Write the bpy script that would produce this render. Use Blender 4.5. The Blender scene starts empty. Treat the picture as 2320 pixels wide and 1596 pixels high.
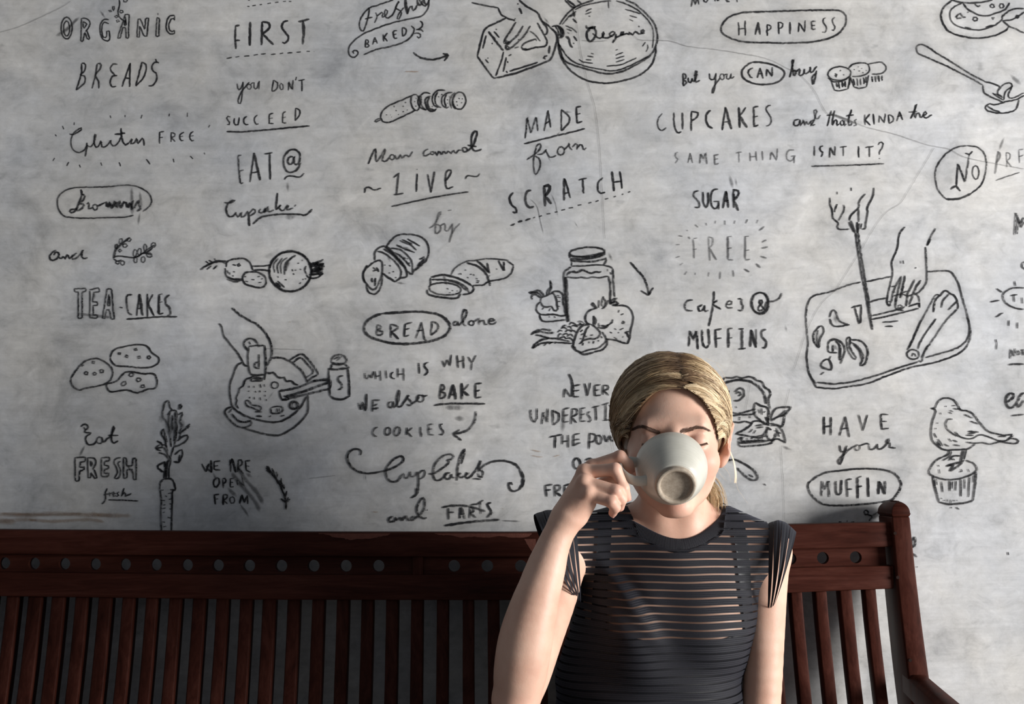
import bpy, bmesh, math, random
import numpy as np
from mathutils import Vector, Matrix
random.seed(7)
rng = np.random.default_rng(7)
scn = bpy.context.scene
# ---------------------------------------------------------------- camera
FPX = 2900.0
CAM = Vector((0.0, -2.15, 1.15))
TH = math.radians(5.0)
RO = math.radians(0.8)
fwd = Vector((0, math.cos(TH), math.sin(TH)))
r0 = Vector((1, 0, 0))
u0 = Vector((0, -math.sin(TH), math.cos(TH)))
rgt = math.cos(RO) * r0 - math.sin(RO) * u0
upv = math.sin(RO) * r0 + math.cos(RO) * u0
cd = bpy.data.cameras.new('camera')
cam = bpy.data.objects.new('camera', cd)
scn.collection.objects.link(cam)
m = Matrix.Identity(4)
for i in range(3):
    m[i][0] = rgt[i]; m[i][1] = upv[i]; m[i][2] = -fwd[i]; m[i][3] = CAM[i]
cam.matrix_world = m
cd.sensor_width = 36.0
cd.lens = FPX / 2320 * 36.0
cd.clip_start = 0.05
cd.dof.use_dof = True
cd.dof.focus_distance = 1.70
cd.dof.aperture_fstop = 12.0
scn.camera = cam
# ---------------------------------------------------------------- world and light
w = bpy.data.worlds.new('world'); scn.world = w; w.use_nodes = True
bg = w.node_tree.nodes['Background']
bg.inputs[0].default_value = (0.80, 0.88, 1.0, 1)
bg.inputs[1].default_value = 0.15
def area(name, loc, target, sx, sy, power, col):
    ld = bpy.data.lights.new(name, 'AREA'); ld.shape = 'RECTANGLE'
    ld.size = sx; ld.size_y = sy; ld.energy = power; ld.color = col
    o = bpy.data.objects.new(name, ld); scn.collection.objects.link(o)
    o.location = loc
    o.rotation_euler = (Vector(target) - Vector(loc)).to_track_quat('-Z', 'Y').to_euler()
    return o
area('window_daylight', (4.0, -2.1, 1.25), (0.2, -0.3, 1.00), 1.3, 1.5, 312, (1.0, 0.985, 0.97))
area('front_fill', (-0.6, -4.6, 2.3), (-0.2, 0.0, 1.0), 2.4, 1.6, 3.5, (0.86, 0.93, 1.0))  # weak cool fill added in front to lift the shade, not a door
scn.view_settings.view_transform = 'Standard'
scn.view_settings.look = 'None'
scn.view_settings.exposure = 0.0
scn.view_settings.gamma = 1.0
scn.view_settings.use_curve_mapping = False
# ---------------------------------------------------------------- helpers
def unp(px, py, Y):
    """photo position -> point on the vertical plane y = Y of the room"""
    d = fwd + rgt * ((px - 1160) / FPX) + upv * ((798 - py) / FPX)
    t = (Y - CAM.y) / d.y
    return CAM + d * t
def unpd(px, py, D):
    d = fwd + rgt * ((px - 1160) / FPX) + upv * ((798 - py) / FPX)
    return CAM + d * (D / d.y)
def link(o, parent=None):
    scn.collection.objects.link(o)
    if parent is not None: o.parent = parent
    return o
def mesh_obj(name, verts, faces, mat, parent=None, smooth=False):
    me = bpy.data.meshes.new(name)
    me.from_pydata([tuple(v) for v in verts], [], faces)
    if mat: me.materials.append(mat)
    if smooth: me.polygons.foreach_set('use_smooth', [True] * len(me.polygons))
    me.update()
    return link(bpy.data.objects.new(name, me), parent)
def bm_obj(name, bm, mat, parent=None, smooth=False):
    me = bpy.data.meshes.new(name); bm.to_mesh(me); bm.free()
    if mat: me.materials.append(mat)
    if smooth: me.polygons.foreach_set('use_smooth', [True] * len(me.polygons))
    return link(bpy.data.objects.new(name, me), parent)
def empty(name, loc, label, cat):
    o = bpy.data.objects.new(name, None); link(o); o.location = loc
    o.empty_display_size = 0.1
    o['label'] = label; o['category'] = cat
    return o
def keep_world(o):
    """child built in world coordinates: cancel the parent's offset"""
    o.matrix_parent_inverse = Matrix.Translation(-o.parent.location)
    return o
def fix_normals(o):
    bm = bmesh.new(); bm.from_mesh(o.data); bmesh.ops.recalc_face_normals(bm, faces=bm.faces); bm.to_mesh(o.data); bm.free()
def bevel(o, w_, seg=2):
    md = o.modifiers.new('bevel', 'BEVEL'); md.width = w_; md.segments = seg; md.limit_method = 'ANGLE'
    md.angle_limit = math.radians(40)
    for p in o.data.polygons: p.use_smooth = True
    md.harden_normals = False
    return o
class NT:
    def __init__(s, name):
        s.m = bpy.data.materials.new(name); s.m.use_nodes = True
        s.t = s.m.node_tree; s.n = s.t.nodes
        s.p = s.n['Principled BSDF']; s.out = s.n['Material Output']
    def add(s, typ, **kw):
        nd = s.n.new(typ)
        for k, v in kw.items():
            if k.startswith('i_'):
                nd.inputs[k[2:].replace('_', ' ')].default_value = v
            else: setattr(nd, k, v)
        return nd
    def l(s, a, b): s.t.links.new(a, b)
    def noise(s, scale, detail=4, rough=0.5, vec=None, dist=0.0):
        nd = s.add('ShaderNodeTexNoise'); nd.inputs['Scale'].default_value = scale
        nd.inputs['Detail'].default_value = detail; nd.inputs['Roughness'].default_value = rough
        nd.inputs['Distortion'].default_value = dist
        if vec is not None: s.l(vec, nd.inputs['Vector'])
        return nd
    def ramp(s, src, stops):
        nd = s.add('ShaderNodeValToRGB'); e = nd.color_ramp.elements
        while len(e) < len(stops): e.new(0.5)
        for k, (p, c) in enumerate(stops):
            e[k].position = p
            e[k].color = c if len(c) == 4 else (*c, 1)
        s.l(src, nd.inputs[0]); return nd
    def math(s, op, a, b=None, clamp=False):
        nd = s.add('ShaderNodeMath', operation=op); nd.use_clamp = clamp
        for k, v in ((0, a), (1, b)):
            if v is None: continue
            if isinstance(v, (int, float)): nd.inputs[k].default_value = v
            else: s.l(v, nd.inputs[k])
        return nd.outputs[0]
    def mix(s, fac, a, b, mode='MIX'):
        nd = s.add('ShaderNodeMix', data_type='RGBA', blend_type=mode)
        for idx, v in ((0, fac), (6, a), (7, b)):
            if isinstance(v, (int, float)): nd.inputs[idx].default_value = v
            elif isinstance(v, tuple): nd.inputs[idx].default_value = v if len(v) == 4 else (*v, 1)
            else: s.l(v, nd.inputs[idx])
        return nd.outputs[2]
    def mapping(s, src, scale=(1, 1, 1), rot=(0, 0, 0)):
        nd = s.add('ShaderNodeMapping'); nd.inputs['Scale'].default_value = scale
        nd.inputs['Rotation'].default_value = rot
        s.l(src, nd.inputs['Vector']); return nd.outputs[0]
    def bump(s, h, strength=0.2, dist=0.002, normal=None):
        nd = s.add('ShaderNodeBump'); nd.inputs['Strength'].default_value = strength
        nd.inputs['Distance'].default_value = dist
        s.l(h, nd.inputs['Height'])
        if normal is not None: s.l(normal, nd.inputs['Normal'])
        s.l(nd.outputs[0], s.p.inputs['Normal']); return nd.outputs[0]
def g(v): return (v, v, v, 1)
def tex(nt): return nt.add('ShaderNodeTexCoord').outputs['Object']
# ---------------------------------------------------------------- materials
def mat_plaster():
    n = NT('polished_grey_plaster'); o = tex(n)
    big = n.noise(1.6, 6, 0.6, o, 0.4); mid = n.noise(9, 8, 0.68, o, 0.6); fine = n.noise(70, 6, 0.7, o)
    streak = n.noise(14, 6, 0.65, n.mapping(o, (0.22, 1, 2.6), (0, 0.05, 0)), 0.3)
    streak2 = n.noise(60, 4, 0.7, n.mapping(o, (0.12, 1, 2.2), (0, -0.06, 0)))
    c1 = n.ramp(big.outputs[0], [(0.30, (0.44, 0.44, 0.435)), (0.5, (0.52, 0.518, 0.51)), (0.70, (0.60, 0.60, 0.60))])
    c2 = n.ramp(mid.outputs[0], [(0.30, g(0.64)), (0.42, g(0.88)), (0.52, g(1.0)), (0.62, g(1.07)), (0.72, g(1.2))])
    c = n.mix(0.85, c1.outputs[0], c2.outputs[0], 'MULTIPLY')
    c3 = n.ramp(streak.outputs[0], [(0.28, g(0.80)), (0.5, g(1.0)), (0.72, g(1.12))])
    c = n.mix(0.45, c, c3.outputs[0], 'MULTIPLY')
    c4 = n.ramp(streak2.outputs[0], [(0.25, g(0.84)), (0.5, g(1.0)), (0.75, g(1.10))])
    c = n.mix(0.38, c, c4.outputs[0], 'MULTIPLY')
    c5 = n.ramp(fine.outputs[0], [(0.25, g(0.84)), (0.5, g(1.0)), (0.78, g(1.08))])
    c = n.mix(0.6, c, c5.outputs[0], 'MULTIPLY')
    grit = n.noise(38, 9, 0.72, n.mapping(o, (0.75, 1, 1.15), (0, 0.3, 0)), 0.8)
    c = n.mix(0.8, c, n.ramp(grit.outputs[0], [(0.30, g(0.74)), (0.44, g(0.95)), (0.56, g(1.04)), (0.70, g(1.20))]).outputs[0], 'MULTIPLY')
    tint = n.ramp(n.noise(4.5, 5, 0.6, o).outputs[0], [(0.35, (0.96, 0.985, 1.04)), (0.62, (1.03, 1.0, 0.955))])
    c = n.mix(0.75, c, tint.outputs[0], 'MULTIPLY')
    sp = n.ramp(n.noise(30, 3, 0.5, n.mapping(o, (0.6, 1, 1))).outputs[0], [(0.69, g(0)), (0.76, g(1))])
    c = n.mix(n.math('MULTIPLY', sp.outputs[0], 0.42), c, (0.14, 0.14, 0.14))
    n.l(c, n.p.inputs['Base Color'])
    n.p.inputs['Roughness'].default_value = 0.62
    n.p.inputs['Specular IOR Level'].default_value = 0.25
    n.bump(n.math('ADD', streak2.outputs[0], n.math('MULTIPLY', mid.outputs[0], 1.5)), 0.22, 0.002)
    return n.m
def mat_charcoal(name='charcoal', col=(0.022, 0.022, 0.024), k=1.12):
    n = NT(name); o = tex(n)
    a = n.add('ShaderNodeAttribute', attribute_name='ink').outputs['Fac']
    nz = n.noise(520, 3, 0.6, n.mapping(o, (0.55, 1, 1)))
    r = n.ramp(nz.outputs[0], [(0.30, g(0.62)), (0.46, g(1.0))])
    lo = n.ramp(n.noise(26, 3, 0.5, o).outputs[0], [(0.3, g(0.82)), (0.5, g(1.0))])
    al = n.math('MULTIPLY', n.math('MULTIPLY', a, r.outputs[0]), n.math('MULTIPLY', lo.outputs[0], k), True)
    n.p.inputs['Base Color'].default_value = (*col, 1)
    n.p.inputs['Roughness'].default_value = 0.95
    n.p.inputs['Specular IOR Level'].default_value = 0.1
    n.l(al, n.p.inputs['Alpha'])
    return n.m
def mat_wood(axis='x', dark=1.12):
    n = NT('reddish_brown_varnished_wood_' + axis); o = tex(n)
    sc = (1.2, 14, 14) if axis == 'x' else (14, 14, 1.2)
    v = n.mapping(o, sc)
    gr = n.noise(4.0, 8, 0.65, v, 0.8); fine = n.noise(26, 5, 0.7, v)
    bl = n.noise(3.0, 3, 0.5, o)
    c = n.ramp(gr.outputs[0], [(0.28, (0.022, 0.0060, 0.0038)), (0.5, (0.047, 0.0132, 0.0086)), (0.75, (0.078, 0.026, 0.018))]).outputs[0]
    f = n.ramp(fine.outputs[0], [(0.3, g(0.70)), (0.6, g(1.08))]).outputs[0]
    c = n.mix(0.7, c, f, 'MULTIPLY')
    c = n.mix(0.6, c, n.ramp(bl.outputs[0], [(0.3, g(0.72)), (0.7, g(1.2))]).outputs[0], 'MULTIPLY')
    n.l(c, n.p.inputs['Base Color'])
    n.l(n.ramp(gr.outputs[0], [(0.2, g(0.42)), (0.8, g(0.56))]).outputs[0], n.p.inputs['Roughness'])
    n.p.inputs['Specular IOR Level'].default_value = 0.05
    n.bump(fine.outputs[0], 0.10, 0.0006)
    return n.m
def mat_simple(name, col, rough=0.6, spec=0.5, noise=0, bumps=0, bscale=200):
    n = NT(name)
    n.p.inputs['Roughness'].default_value = rough; n.p.inputs['Specular IOR Level'].default_value = spec
    o = tex(n)
    nz = n.noise(max(noise, 1), 5, 0.6, o)
    c = n.mix(0.35 if noise else 0.0, (*col, 1), n.ramp(nz.outputs[0], [(0.3, g(0.6)), (0.7, g(1.3))]).outputs[0], 'MULTIPLY')
    n.l(c, n.p.inputs['Base Color'])
    if bumps: n.bump(n.noise(bscale, 4, 0.6, o).outputs[0], bumps, 0.001)
    return n.m
M_PLASTER = mat_plaster(); M_CHAR = mat_charcoal()
M_CRACK = mat_charcoal('hairline_crack_edge', (0.07, 0.065, 0.06), 0.8)
M_RUST = mat_charcoal('rust_brown_stain', (0.30, 0.15, 0.045), 0.75)
M_WX = mat_wood('x'); M_WZ = mat_wood('z')
M_PLUG = mat_simple('dark_wood_plug', (0.016, 0.007, 0.005), 0.7, 0.1, 60)
M_WORN = mat_simple('bare_chipped_wood', (0.17, 0.060, 0.042), 0.7, 0.2, 160, 0.6, 500)
M_FLOOR = mat_simple('worn_grey_concrete', (0.22, 0.21, 0.20), 0.6, 0.4, 6, 0.2, 80)
# ---------------------------------------------------------------- room
def box(x0, x1, y0, y1, z0, z1):
    v = [(x, y, z) for z in (z0, z1) for y in (y0, y1) for x in (x0, x1)]
    f = [(0, 2, 3, 1), (4, 5, 7, 6), (0, 1, 5, 4), (2, 6, 7, 3), (0, 4, 6, 2), (1, 3, 7, 5)]
    return v, f
v, f = box(-3.6, 5.0, 0.0, 0.15, 0, 3.0)
wall = mesh_obj('wall_back', v, f, M_PLASTER); wall['kind'] = 'structure'
wall['label'] = 'mottled grey plaster wall covered in charcoal lettering and food sketches'
v, f = box(-3.6, 5.0, -5.2, 0.15, -0.1, 0.0)
fl = mesh_obj('floor', v, f, M_FLOOR); fl['kind'] = 'structure'
MARKS = """
@lettering|block lettering reading ORGANIC with a leafy sprig growing through the A|A|3
e 205 255 50 98; e 205 258 27 70; m30 100 330 200 270 320 150; m20 500 90 560 170
!340 165 332 375 352 375 368 290 395 360 415 355 385 270 ; 340 165 385 168 418 205 400 255 375 285; !355 195 390 215 365 255 352 250 355 195
585 180 545 175 510 220 508 290 530 350 575 372 595 345 590 280; !590 280 565 285 568 325; 568 325 545 345 525 300 525 230 550 200 585 215
!665 345 735 130 770 130 765 350 742 345 738 245 712 250 690 345 665 345; !735 180 722 230 745 230 735 180;d 735 150 745 225
!840 335 850 175 870 170 912 270 918 165 945 160 930 330 905 330 865 230 862 335 840 335
!1020 160 1045 165 1038 330 1012 330 1020 160; e 1030 128 9 9
1180 140 1135 145 1108 200 1108 265 1135 305 1180 305; 1180 185 1170 165 1150 175 1130 215 1132 260 1155 285 1180 275; !1180 140 1180 185; !1180 275 1180 305
680 0 685 50 668 100 685 160 735 195; e 628 75 9 22; e 600 100 18 9; e 700 105 18 13; e 655 150 18 11; e 668 190 18 11; e 735 6 22 12
@lettering|slanted capitals reading BREADS|A|3.6
340 575 335 680 290 815; 340 570 375 580 365 640 325 680; 325 680 368 690 365 750 290 815
480 575 465 680 435 800; 485 575 515 580 510 620 465 680 495 740 495 800
665 580 625 580 600 625 640 680; 660 685 620 690 597 740 615 785 655 780
!780 570 705 785; !780 570 772 785; !735 705 780 710
885 560 862 660 828 775; 885 560 920 585 922 640 895 710 830 778
1040 565 1000 565 975 600 985 640 1020 670 1015 730 980 775 945 775; !1010 535 1022 572 1040 570
@lettering|script reading Gluten FREE inside a ring of short dashes|A|3
230 1210 270 1215 330 1180 345 1160 315 1165 265 1210 242 1280 260 1350 315 1380 365 1355 390 1310;w5 390 1290 385 1350 372 1415
390 1310 420 1330 460 1270 470 1210 455 1230 455 1300 475 1335 500 1310 520 1270 520 1320 550 1330 590 1290 602 1262 604 1300 630 1322 668 1296 700 1235;w4.5 695 1160 700 1220 710 1270 735 1310 770 1290; !640 1215 735 1205; w4 770 1290 800 1250 785 1300 820 1290 840 1250 845 1300 880 1260 895 1250 905 1320
!1045 1195 1045 1300; !1045 1195 1085 1190; !1045 1245 1075 1240; !1150 1200 1148 1285; 1150 1200 1180 1205 1180 1235 1152 1245 1185 1280
1265 1195 1230 1215 1225 1250 1245 1275 1262 1270; !1228 1238 1258 1232; 1350 1190 1325 1210 1318 1245 1335 1275 1355 1270; !1320 1232 1350 1228
d 598 1045 602 1070;d 732 1040 732 1060;d 885 1040 877 1072;d 1135 1028 1132 1052;d 1298 1020 1296 1055;d 165 1140 178 1168;d 275 1105 272 1132;d 103 1215 110 1232;d 98 1430 80 1455;d 225 1465 205 1500;d 320 1490 330 1515;d 512 1470 522 1500;d 678 1468 696 1505;d 925 1440 960 1485;d 1168 1435 1174 1468;d 1322 1410 1345 1436;d 1448 1382 1455 1395;d 1500 1132 1485 1152
@lettering|capitals reading FIRST between two dashed lines|B|3.2
d 755 78 775 76;d 808 72 850 65;d 900 57 925 53;d 990 45 1032 37;d 1085 30 1125 24;d 1180 20 1212 16;d 1250 16 1278 18; d 760 0 775 2
w5 !605 315 600 450 612 590; !600 312 655 305; !600 490 662 488;w6.5 !782 262 778 555;w5.5 !928 260 920 545; 928 262 1005 275 1010 340 935 410; !935 410 1065 540
w5 1240 250 1185 265 1165 320 1190 375 1240 430 1235 490 1200 520 1168 508;w5 !1360 262 1495 232;w7 !1420 250 1430 400 1415 535
d 500 702 565 690;d 608 688 652 680;d 712 680 772 674;d 825 664 875 656;d 912 652 972 650;d 1035 658 1088 652;d 1138 646 1178 640;d 1232 640 1292 634;d 1338 632 1395 626;d 1462 618 1502 620;d 1550 622 1558 624
@lettering|small writing reading you DON'T|B|3
625 1010 635 1070 665 1075 700 990; 700 985 690 1100 675 1220 655 1255 640 1225 650 1160 690 1090 740 1030 770 990;e 770 1045 28 32; 790 1020 825 990 830 1060 860 1070 890 980; !893 975 888 1080
!1065 965 1045 1100; 1065 965 1110 1000 1112 1050 1085 1090 1045 1102;e 1162 1045 20 42;!1242 1090 1245 985 1290 1085 1300 965; d 1340 928 1332 970; !1365 970 1440 958;w3.6 !1405 965 1408 1100
@lettering|small spaced capitals reading SUCCEED underlined|B|3
545 1410 510 1405 500 1435 535 1475 530 1505 505 1500; 590 1425 590 1480 610 1508 640 1490 650 1415;w3.2 745 1405 715 1420 702 1460 722 1500 760 1500; 872 1390 840 1410 830 1450 850 1495 885 1495
!1060 1365 1015 1375 1010 1490 1062 1490; !1012 1430 1055 1425; !1215 1345 1175 1360 1175 1485 1222 1480; !1175 1420 1215 1410; !1330 1305 1325 1455; 1330 1305 1378 1330 1375 1390 1325 1455
w4 500 1588 700 1588 1000 1565 1200 1545 1500 1518
@lettering|script reading Freshly on a ribbon outline above BAKED|C|3.2
300 90 295 180 250 340 220 380 188 320 205 210 300 100 400 65 500 30 590 0; !250 230 340 205;w3 380 150 400 200 365 275; 395 200 430 165 470 150 455 210 510 180 520 130 495 120 490 180 520 220 590 170 650 30 670 10 640 50 620 100 680 130 690 170 655 235 640 220 660 170 720 90
w7 740 -40 745 60 765 170;w4 765 160 790 90 820 70 820 120 850 120 880 60;w6 880 0 890 50 930 60 950 0;w4 900 -10 960 70 1010 40 1030 -30;w6 990 60 970 30 960 -30
w3.4 1025 0 1010 100 940 190 820 220 620 265 420 330 220 415 90 520 50 610 80 680 130 688 170 640 145 605 105 620 120 645
w3.4 238 660 380 600 560 560 740 500 830 410 845 350 810 312; 840 405 900 400 925 430 900 460 878 440; 915 255 945 280 940 320 900 350 870 358; !870 358 925 355 955 382
@lettering|small capitals reading BAKED inside a curled ribbon outline|C|3
!262 480 255 570; 262 480 295 485 290 520 258 525 302 540 290 565 255 570; !345 540 370 450; !370 450 400 525; !350 505 395 495; w4 !470 415 480 500; !522 400 480 450 522 498;w3.6 !635 365 590 375 600 468 640 455; !595 420 632 410; !700 335 705 440; 700 335 745 345 745 400 705 442
@charcoal_drawing|short curved arrow below the ribbon lettering, pointing right|C|4
w5 835 630 900 685 1000 715 1120 712 1250 665;w5 !1190 645 1260 662 1205 735
@charcoal_drawing|sketch of a sliced cucumber with a stem|C|3.4
820 1150 700 1205 560 1265 480 1320 440 1390 460 1460 520 1478 600 1455 740 1390 860 1330; 440 1430 385 1445 370 1475 440 1445; e 860 1235 55 100 -8
905 1150 890 1220 910 1290 990 1330; 920 1310 890 1230 920 1150 980 1115 1040 1130;w4.5 930 1150 925 1230 950 1300 1000 1325; 1045 1160 985 1190 985 1270 1020 1330 1060 1342 1115 1315; 1030 1170 1005 1230 1030 1310 1090 1325
1220 1090 1150 1085 1090 1120 1060 1190 1080 1260 1130 1300; 1130 1110 1095 1180 1110 1260 1170 1300; 1310 1115 1230 1125 1180 1180 1180 1260 1230 1300 1265 1290; 1240 1130 1210 1200 1230 1290; 1340 1115 1285 1170 1275 1240 1300 1310; e 1390 1215 78 105 8; 1350 1120 1310 1180 1310 1270 1340 1315
d 600 1275 608 1290;d 705 1280 718 1286;d 620 1330 632 1336;d 510 1380 514 1392;d 555 1382 562 1390;d 570 1412 576 1418;d 652 1378 658 1384;d 705 1350 720 1345;d 760 1325 768 1330;d 735 1240 748 1230;d 865 1180 870 1190;d 850 1218 856 1228;d 862 1275 870 1282;d 1130 1165 1145 1170;d 1175 1130 1182 1145;d 1380 1185 1392 1192;d 1420 1190 1428 1196;d 1352 1225 1362 1235;d 1410 1240 1425 1236;d 1360 1265 1368 1272;d 1265 1165 1275 1172;d 1240 1200 1250 1208;d 1245 1240 1255 1248;d 960 1240 968 1246;d 1060 1280 1066 1288
@charcoal_drawing|sketch of a hand kneading a loaf shaped like a block|D|4
w3.6 45 30 160 55 350 90; 350 90 380 160 440 200 540 240;w4.5 550 250 500 340 440 430 412 490; 412 495 440 495 500 470 570 400 610 340 632 295; 500 480 450 510 430 540 450 565 500 545 580 475 650 400 715 295; e 450 480 22 12; e 455 545 22 15
w3 !545 210 515 235; 710 355 760 390 830 470; !775 445 790 470; !545 405 560 415; !578 450 590 460;w5 585 0 700 90 790 140 840 230 900 310 908 380 880 400;w4 795 260 840 340 890 430 910 490 880 530 800 540 650 575;w6 610 540 640 565 690 565;w4 612 540 640 500 700 470 790 445;w3 !535 550 585 535
w6 !588 90 620 160; !570 40 580 48;w4.5 440 205 330 260 200 330 150 480 110 640;w4 110 640 200 770 290 885 330 890;w5 330 890 480 855 600 820 760 760 900 705 960 660 1005 520 1020 400 930 300 850 240;w5.5 240 360 320 470 410 580;w3.4 410 590 390 680 320 870
!210 405 172 555; !300 360 360 430; d 320 330 332 342;d 278 490 282 505;d 200 680 238 720;d 228 660 234 668; !440 655 408 820;w5 !500 620 470 638;d 455 700 460 720;d 440 815 455 830;w4 !480 815 800 715;w5 !938 520 928 610; 910 635 870 650 870 670 890 675
@charcoal_drawing|sketch of a round pan with a knobbed handle|D|4.4
1440 0 1250 70 1130 170 1050 280; 1030 430 1040 560 1080 680 1190 820 1340 910 1450 940 1620 950 1820 910 1980 850 2100 740 2145 620 2150 540; 1035 480 1090 670 1200 740 1380 795 1600 845 1780 810 1960 720 2080 640 2140 550 2170 440 2155 330 2100 220 2000 120 1900 40 1800 0
w3 1035 490 1110 610 1200 700 1320 750 1500 790 1640 810 1760 790 1920 720 2070 640; 1700 10 1820 50 1960 130 2090 270 2125 400 2110 550; 1230 110 1340 60 1560 15 1640 10; 1080 280 1160 190 1240 130
w5 !1110 0 1190 80 1230 90;w5 !1250 0 1300 40; !1140 0 1230 70;w4.5 960 305 1010 295 1060 310 1090 350 1095 400 1070 430 1020 430; 1000 300 1040 360 1040 420; 1030 300 1065 350 1060 425; 1060 305 1085 360 1075 420;m22 860 190 940 280;m16 1000 330 1080 400
w3.4 1120 295 1200 330 1250 375; !1130 330 1190 355; !1140 372 1160 380;w6 1120 420 1155 440 1170 510 1200 545;w4 !1210 415 1250 465;d 1205 490 1215 500;w5 !1150 195 1240 160 1200 150; !1200 215 1250 260;d 1210 120 1220 190
w2.4 !1345 165 1410 135; !1380 185 1400 188; !1350 130 1415 98; !1800 105 1980 160; !1850 180 1935 200; !1850 225 1890 238; 2030 480 2010 510 1995 530; 2055 510 2060 550 2040 590; !1270 680 1320 710 1430 722; !1350 682 1415 685; !1370 640 1435 650; !1408 608 1438 618; !1590 758 1760 740 1930 660; !1695 710 1790 680; !1690 670 1790 640; !1690 630 1775 600; !1690 575 1715 565; d 1608 20 1612 95
@lettering|script reading Organic drawn across the round pan|D|4
w5.5 1350 290 1375 325 1440 310 1465 320 1400 325 1360 380 1370 450 1410 475 1450 430 1470 370 1440 310;w4 1430 380 1500 440 1540 420 1560 370 1540 370 1550 430 1610 430 1680 380 1660 360 1620 390 1640 420 1690 380;w5.5 1695 385 1690 440 1655 490;w4.5 1690 430 1760 400 1790 370 1760 370 1750 400 1800 390 1830 380 1840 405 1850 370 1880 400 1900 375 1930 360 1945 385 1990 380 2020 340 1985 350 1985 385 2025 375; d 1952 295 1962 310
@lettering|capitals reading MADE underlined|J|3.6
!302 470 325 225 365 415 425 220 445 385; !515 385 560 150; !560 150 588 345; !525 305 580 270; !708 145 708 380; w4.5 708 145 790 210 795 290 708 382; w4.5 !930 105 878 120 885 295; !880 200 925 185; !885 295 945 275;w4 !290 528 975 358;m30 720 170 830 170;m20 700 380 640 460
@lettering|script reading from with a looped f|J|3.6
318 710 390 660 450 610 480 560 465 528 430 560 405 660 395 780 410 865 430 868 465 800 465 710 410 660; 440 650 500 640 540 590 525 600 540 620 570 670 600 685 650 660; e 705 610 38 48 20; 740 600 780 560 800 515 800 560 830 600; 830 570 870 530 890 540 885 595; 890 580 930 530 950 560 960 600 990 575;m12 540 640 600 750
@lettering|slanted capitals reading SCRATCH above a dashed line|J|4.4
w5 170 1080 130 1120 125 1170 150 1220 195 1260 200 1310 155 1300;w6.5 368 1050 320 1070 302 1140 315 1210 350 1250 400 1235;w7.5 !515 1000 525 1235; 510 1010 570 1000 575 1050 525 1120;w7 !525 1120 600 1210;w6 !740 920 740 1170;w3.6 !745 920 812 1140; !740 1090 790 1080
w3.4 !905 938 998 915;w5 !950 930 962 1090;w4 1180 910 1130 960 1120 1030 1145 1085 1205 1075;w6 !1280 840 1305 1065;w4.5 !1370 840 1395 1035;w3.6 !1300 965 1385 950
w4 !135 1452 185 1432;w6 !222 1412 270 1398;w4 !300 1395 360 1375;d 390 1368 412 1358;d 455 1352 490 1340;d 540 1325 585 1315;d 635 1303 665 1295;d 710 1280 752 1270;d 795 1256 842 1246;d 895 1225 935 1215;d 1015 1200 1048 1190;d 1095 1180 1130 1168;d 1200 1155 1238 1145;d 1300 1130 1325 1120;d 1390 1105 1410 1096;d 1465 1080 1490 1066
m10 340 1140 430 1230 470 1400 510 1560; m12 590 1090 640 1200 670 1360;m8 850 1400 905 1485;m14 190 1320 180 1390
@lettering|capitals reading MONEY cut off at the top|E|3
!265 60 280 -30 300 40 325 -30 335 40; 380 -30 380 10 400 22 420 -20; !480 15 480 -40 510 15 520 -40;w4 590 -20 580 8 612 15; !675 -20 682 18
@lettering|capitals reading HAPPINESS in a long oval outline|E|3
!692 200 698 320; !752 185 755 322; !698 262 752 255;w4.5 !870 200 845 315; !870 200 888 312; !850 270 885 265;w3 !952 220 950 325; 952 222 985 235 980 265 950 280; !1052 200 1058 308; 1052 202 1090 210 1090 245 1058 262;w4.5 !1158 198 1158 308;w3 !1235 290 1240 200 1290 290 1295 185;w3.6 !1390 190 1352 195 1358 268 1390 262; !1355 232 1385 228;w3 1480 160 1455 180 1465 215 1490 250 1478 290 1450 290; 1565 155 1540 180 1550 215 1565 245 1555 275 1535 270
w4.5 820 108 980 105 1150 98 1350 92 1550 92 1630 105 1665 160 1655 230 1600 300 1500 350 1350 380 1150 388 900 385 720 375 580 325 535 270 560 200 620 150 700 120 820 108
@lettering|small mixed writing reading But you beside the oval|E|3.2
w4 !190 665 195 780; 190 665 220 680 215 710 195 720 225 745 195 778; 240 700 240 740 270 740 275 700 285 745 310 700 315 635 300 660 305 740 345 725; !290 680 325 675
430 665 435 710 470 720 490 660; 490 660 480 780 462 850 455 820 480 770 530 700; e 545 695 20 28; 560 685 590 665 585 710 615 710 625 665 625 710 655 690
@lettering|capitals reading CAN inside a small oval|E|3.2
825 615 790 630 782 660 800 695 820 705;w3.6 !862 705 888 615; !888 615 915 710; !870 670 912 665; !945 690 950 620 995 690 1000 605
w4.5 820 562 900 565 1000 585 1090 630 1108 675 1060 735 960 762 850 760 760 725 720 670 740 615 800 570 820 562
@lettering|script reading buy crossed by the wall crack|E|4
w4.5 1155 700 1180 600 1190 530 1180 560 1185 640 1195 690 1215 640 1180 640;w3.6 1215 650 1250 620 1240 680 1280 670 1290 620 1290 670 1340 640 1340 600 1350 660 1400 600; w4.5 1400 640 1380 720 1365 770 1360 700 1400 660;m22 1170 640 1260 640
@charcoal_drawing|sketch of three cupcakes in pleated cases|E|3
e 1605 665 105 62 -4; 1505 700 1550 740 1640 730 1700 690; !1530 735 1560 815; 1560 815 1600 822 1680 805;!1680 805 1705 705; w4.5 !1700 690 1695 770; 1560 680 1580 695 1580 670 1565 665;d 1640 672 1648 680;d 1610 640 1620 635;d 1580 750 1588 790;d 1600 745 1606 800;d 1630 740 1635 790;d 1655 735 1662 790;d 1640 750 1645 780
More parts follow.
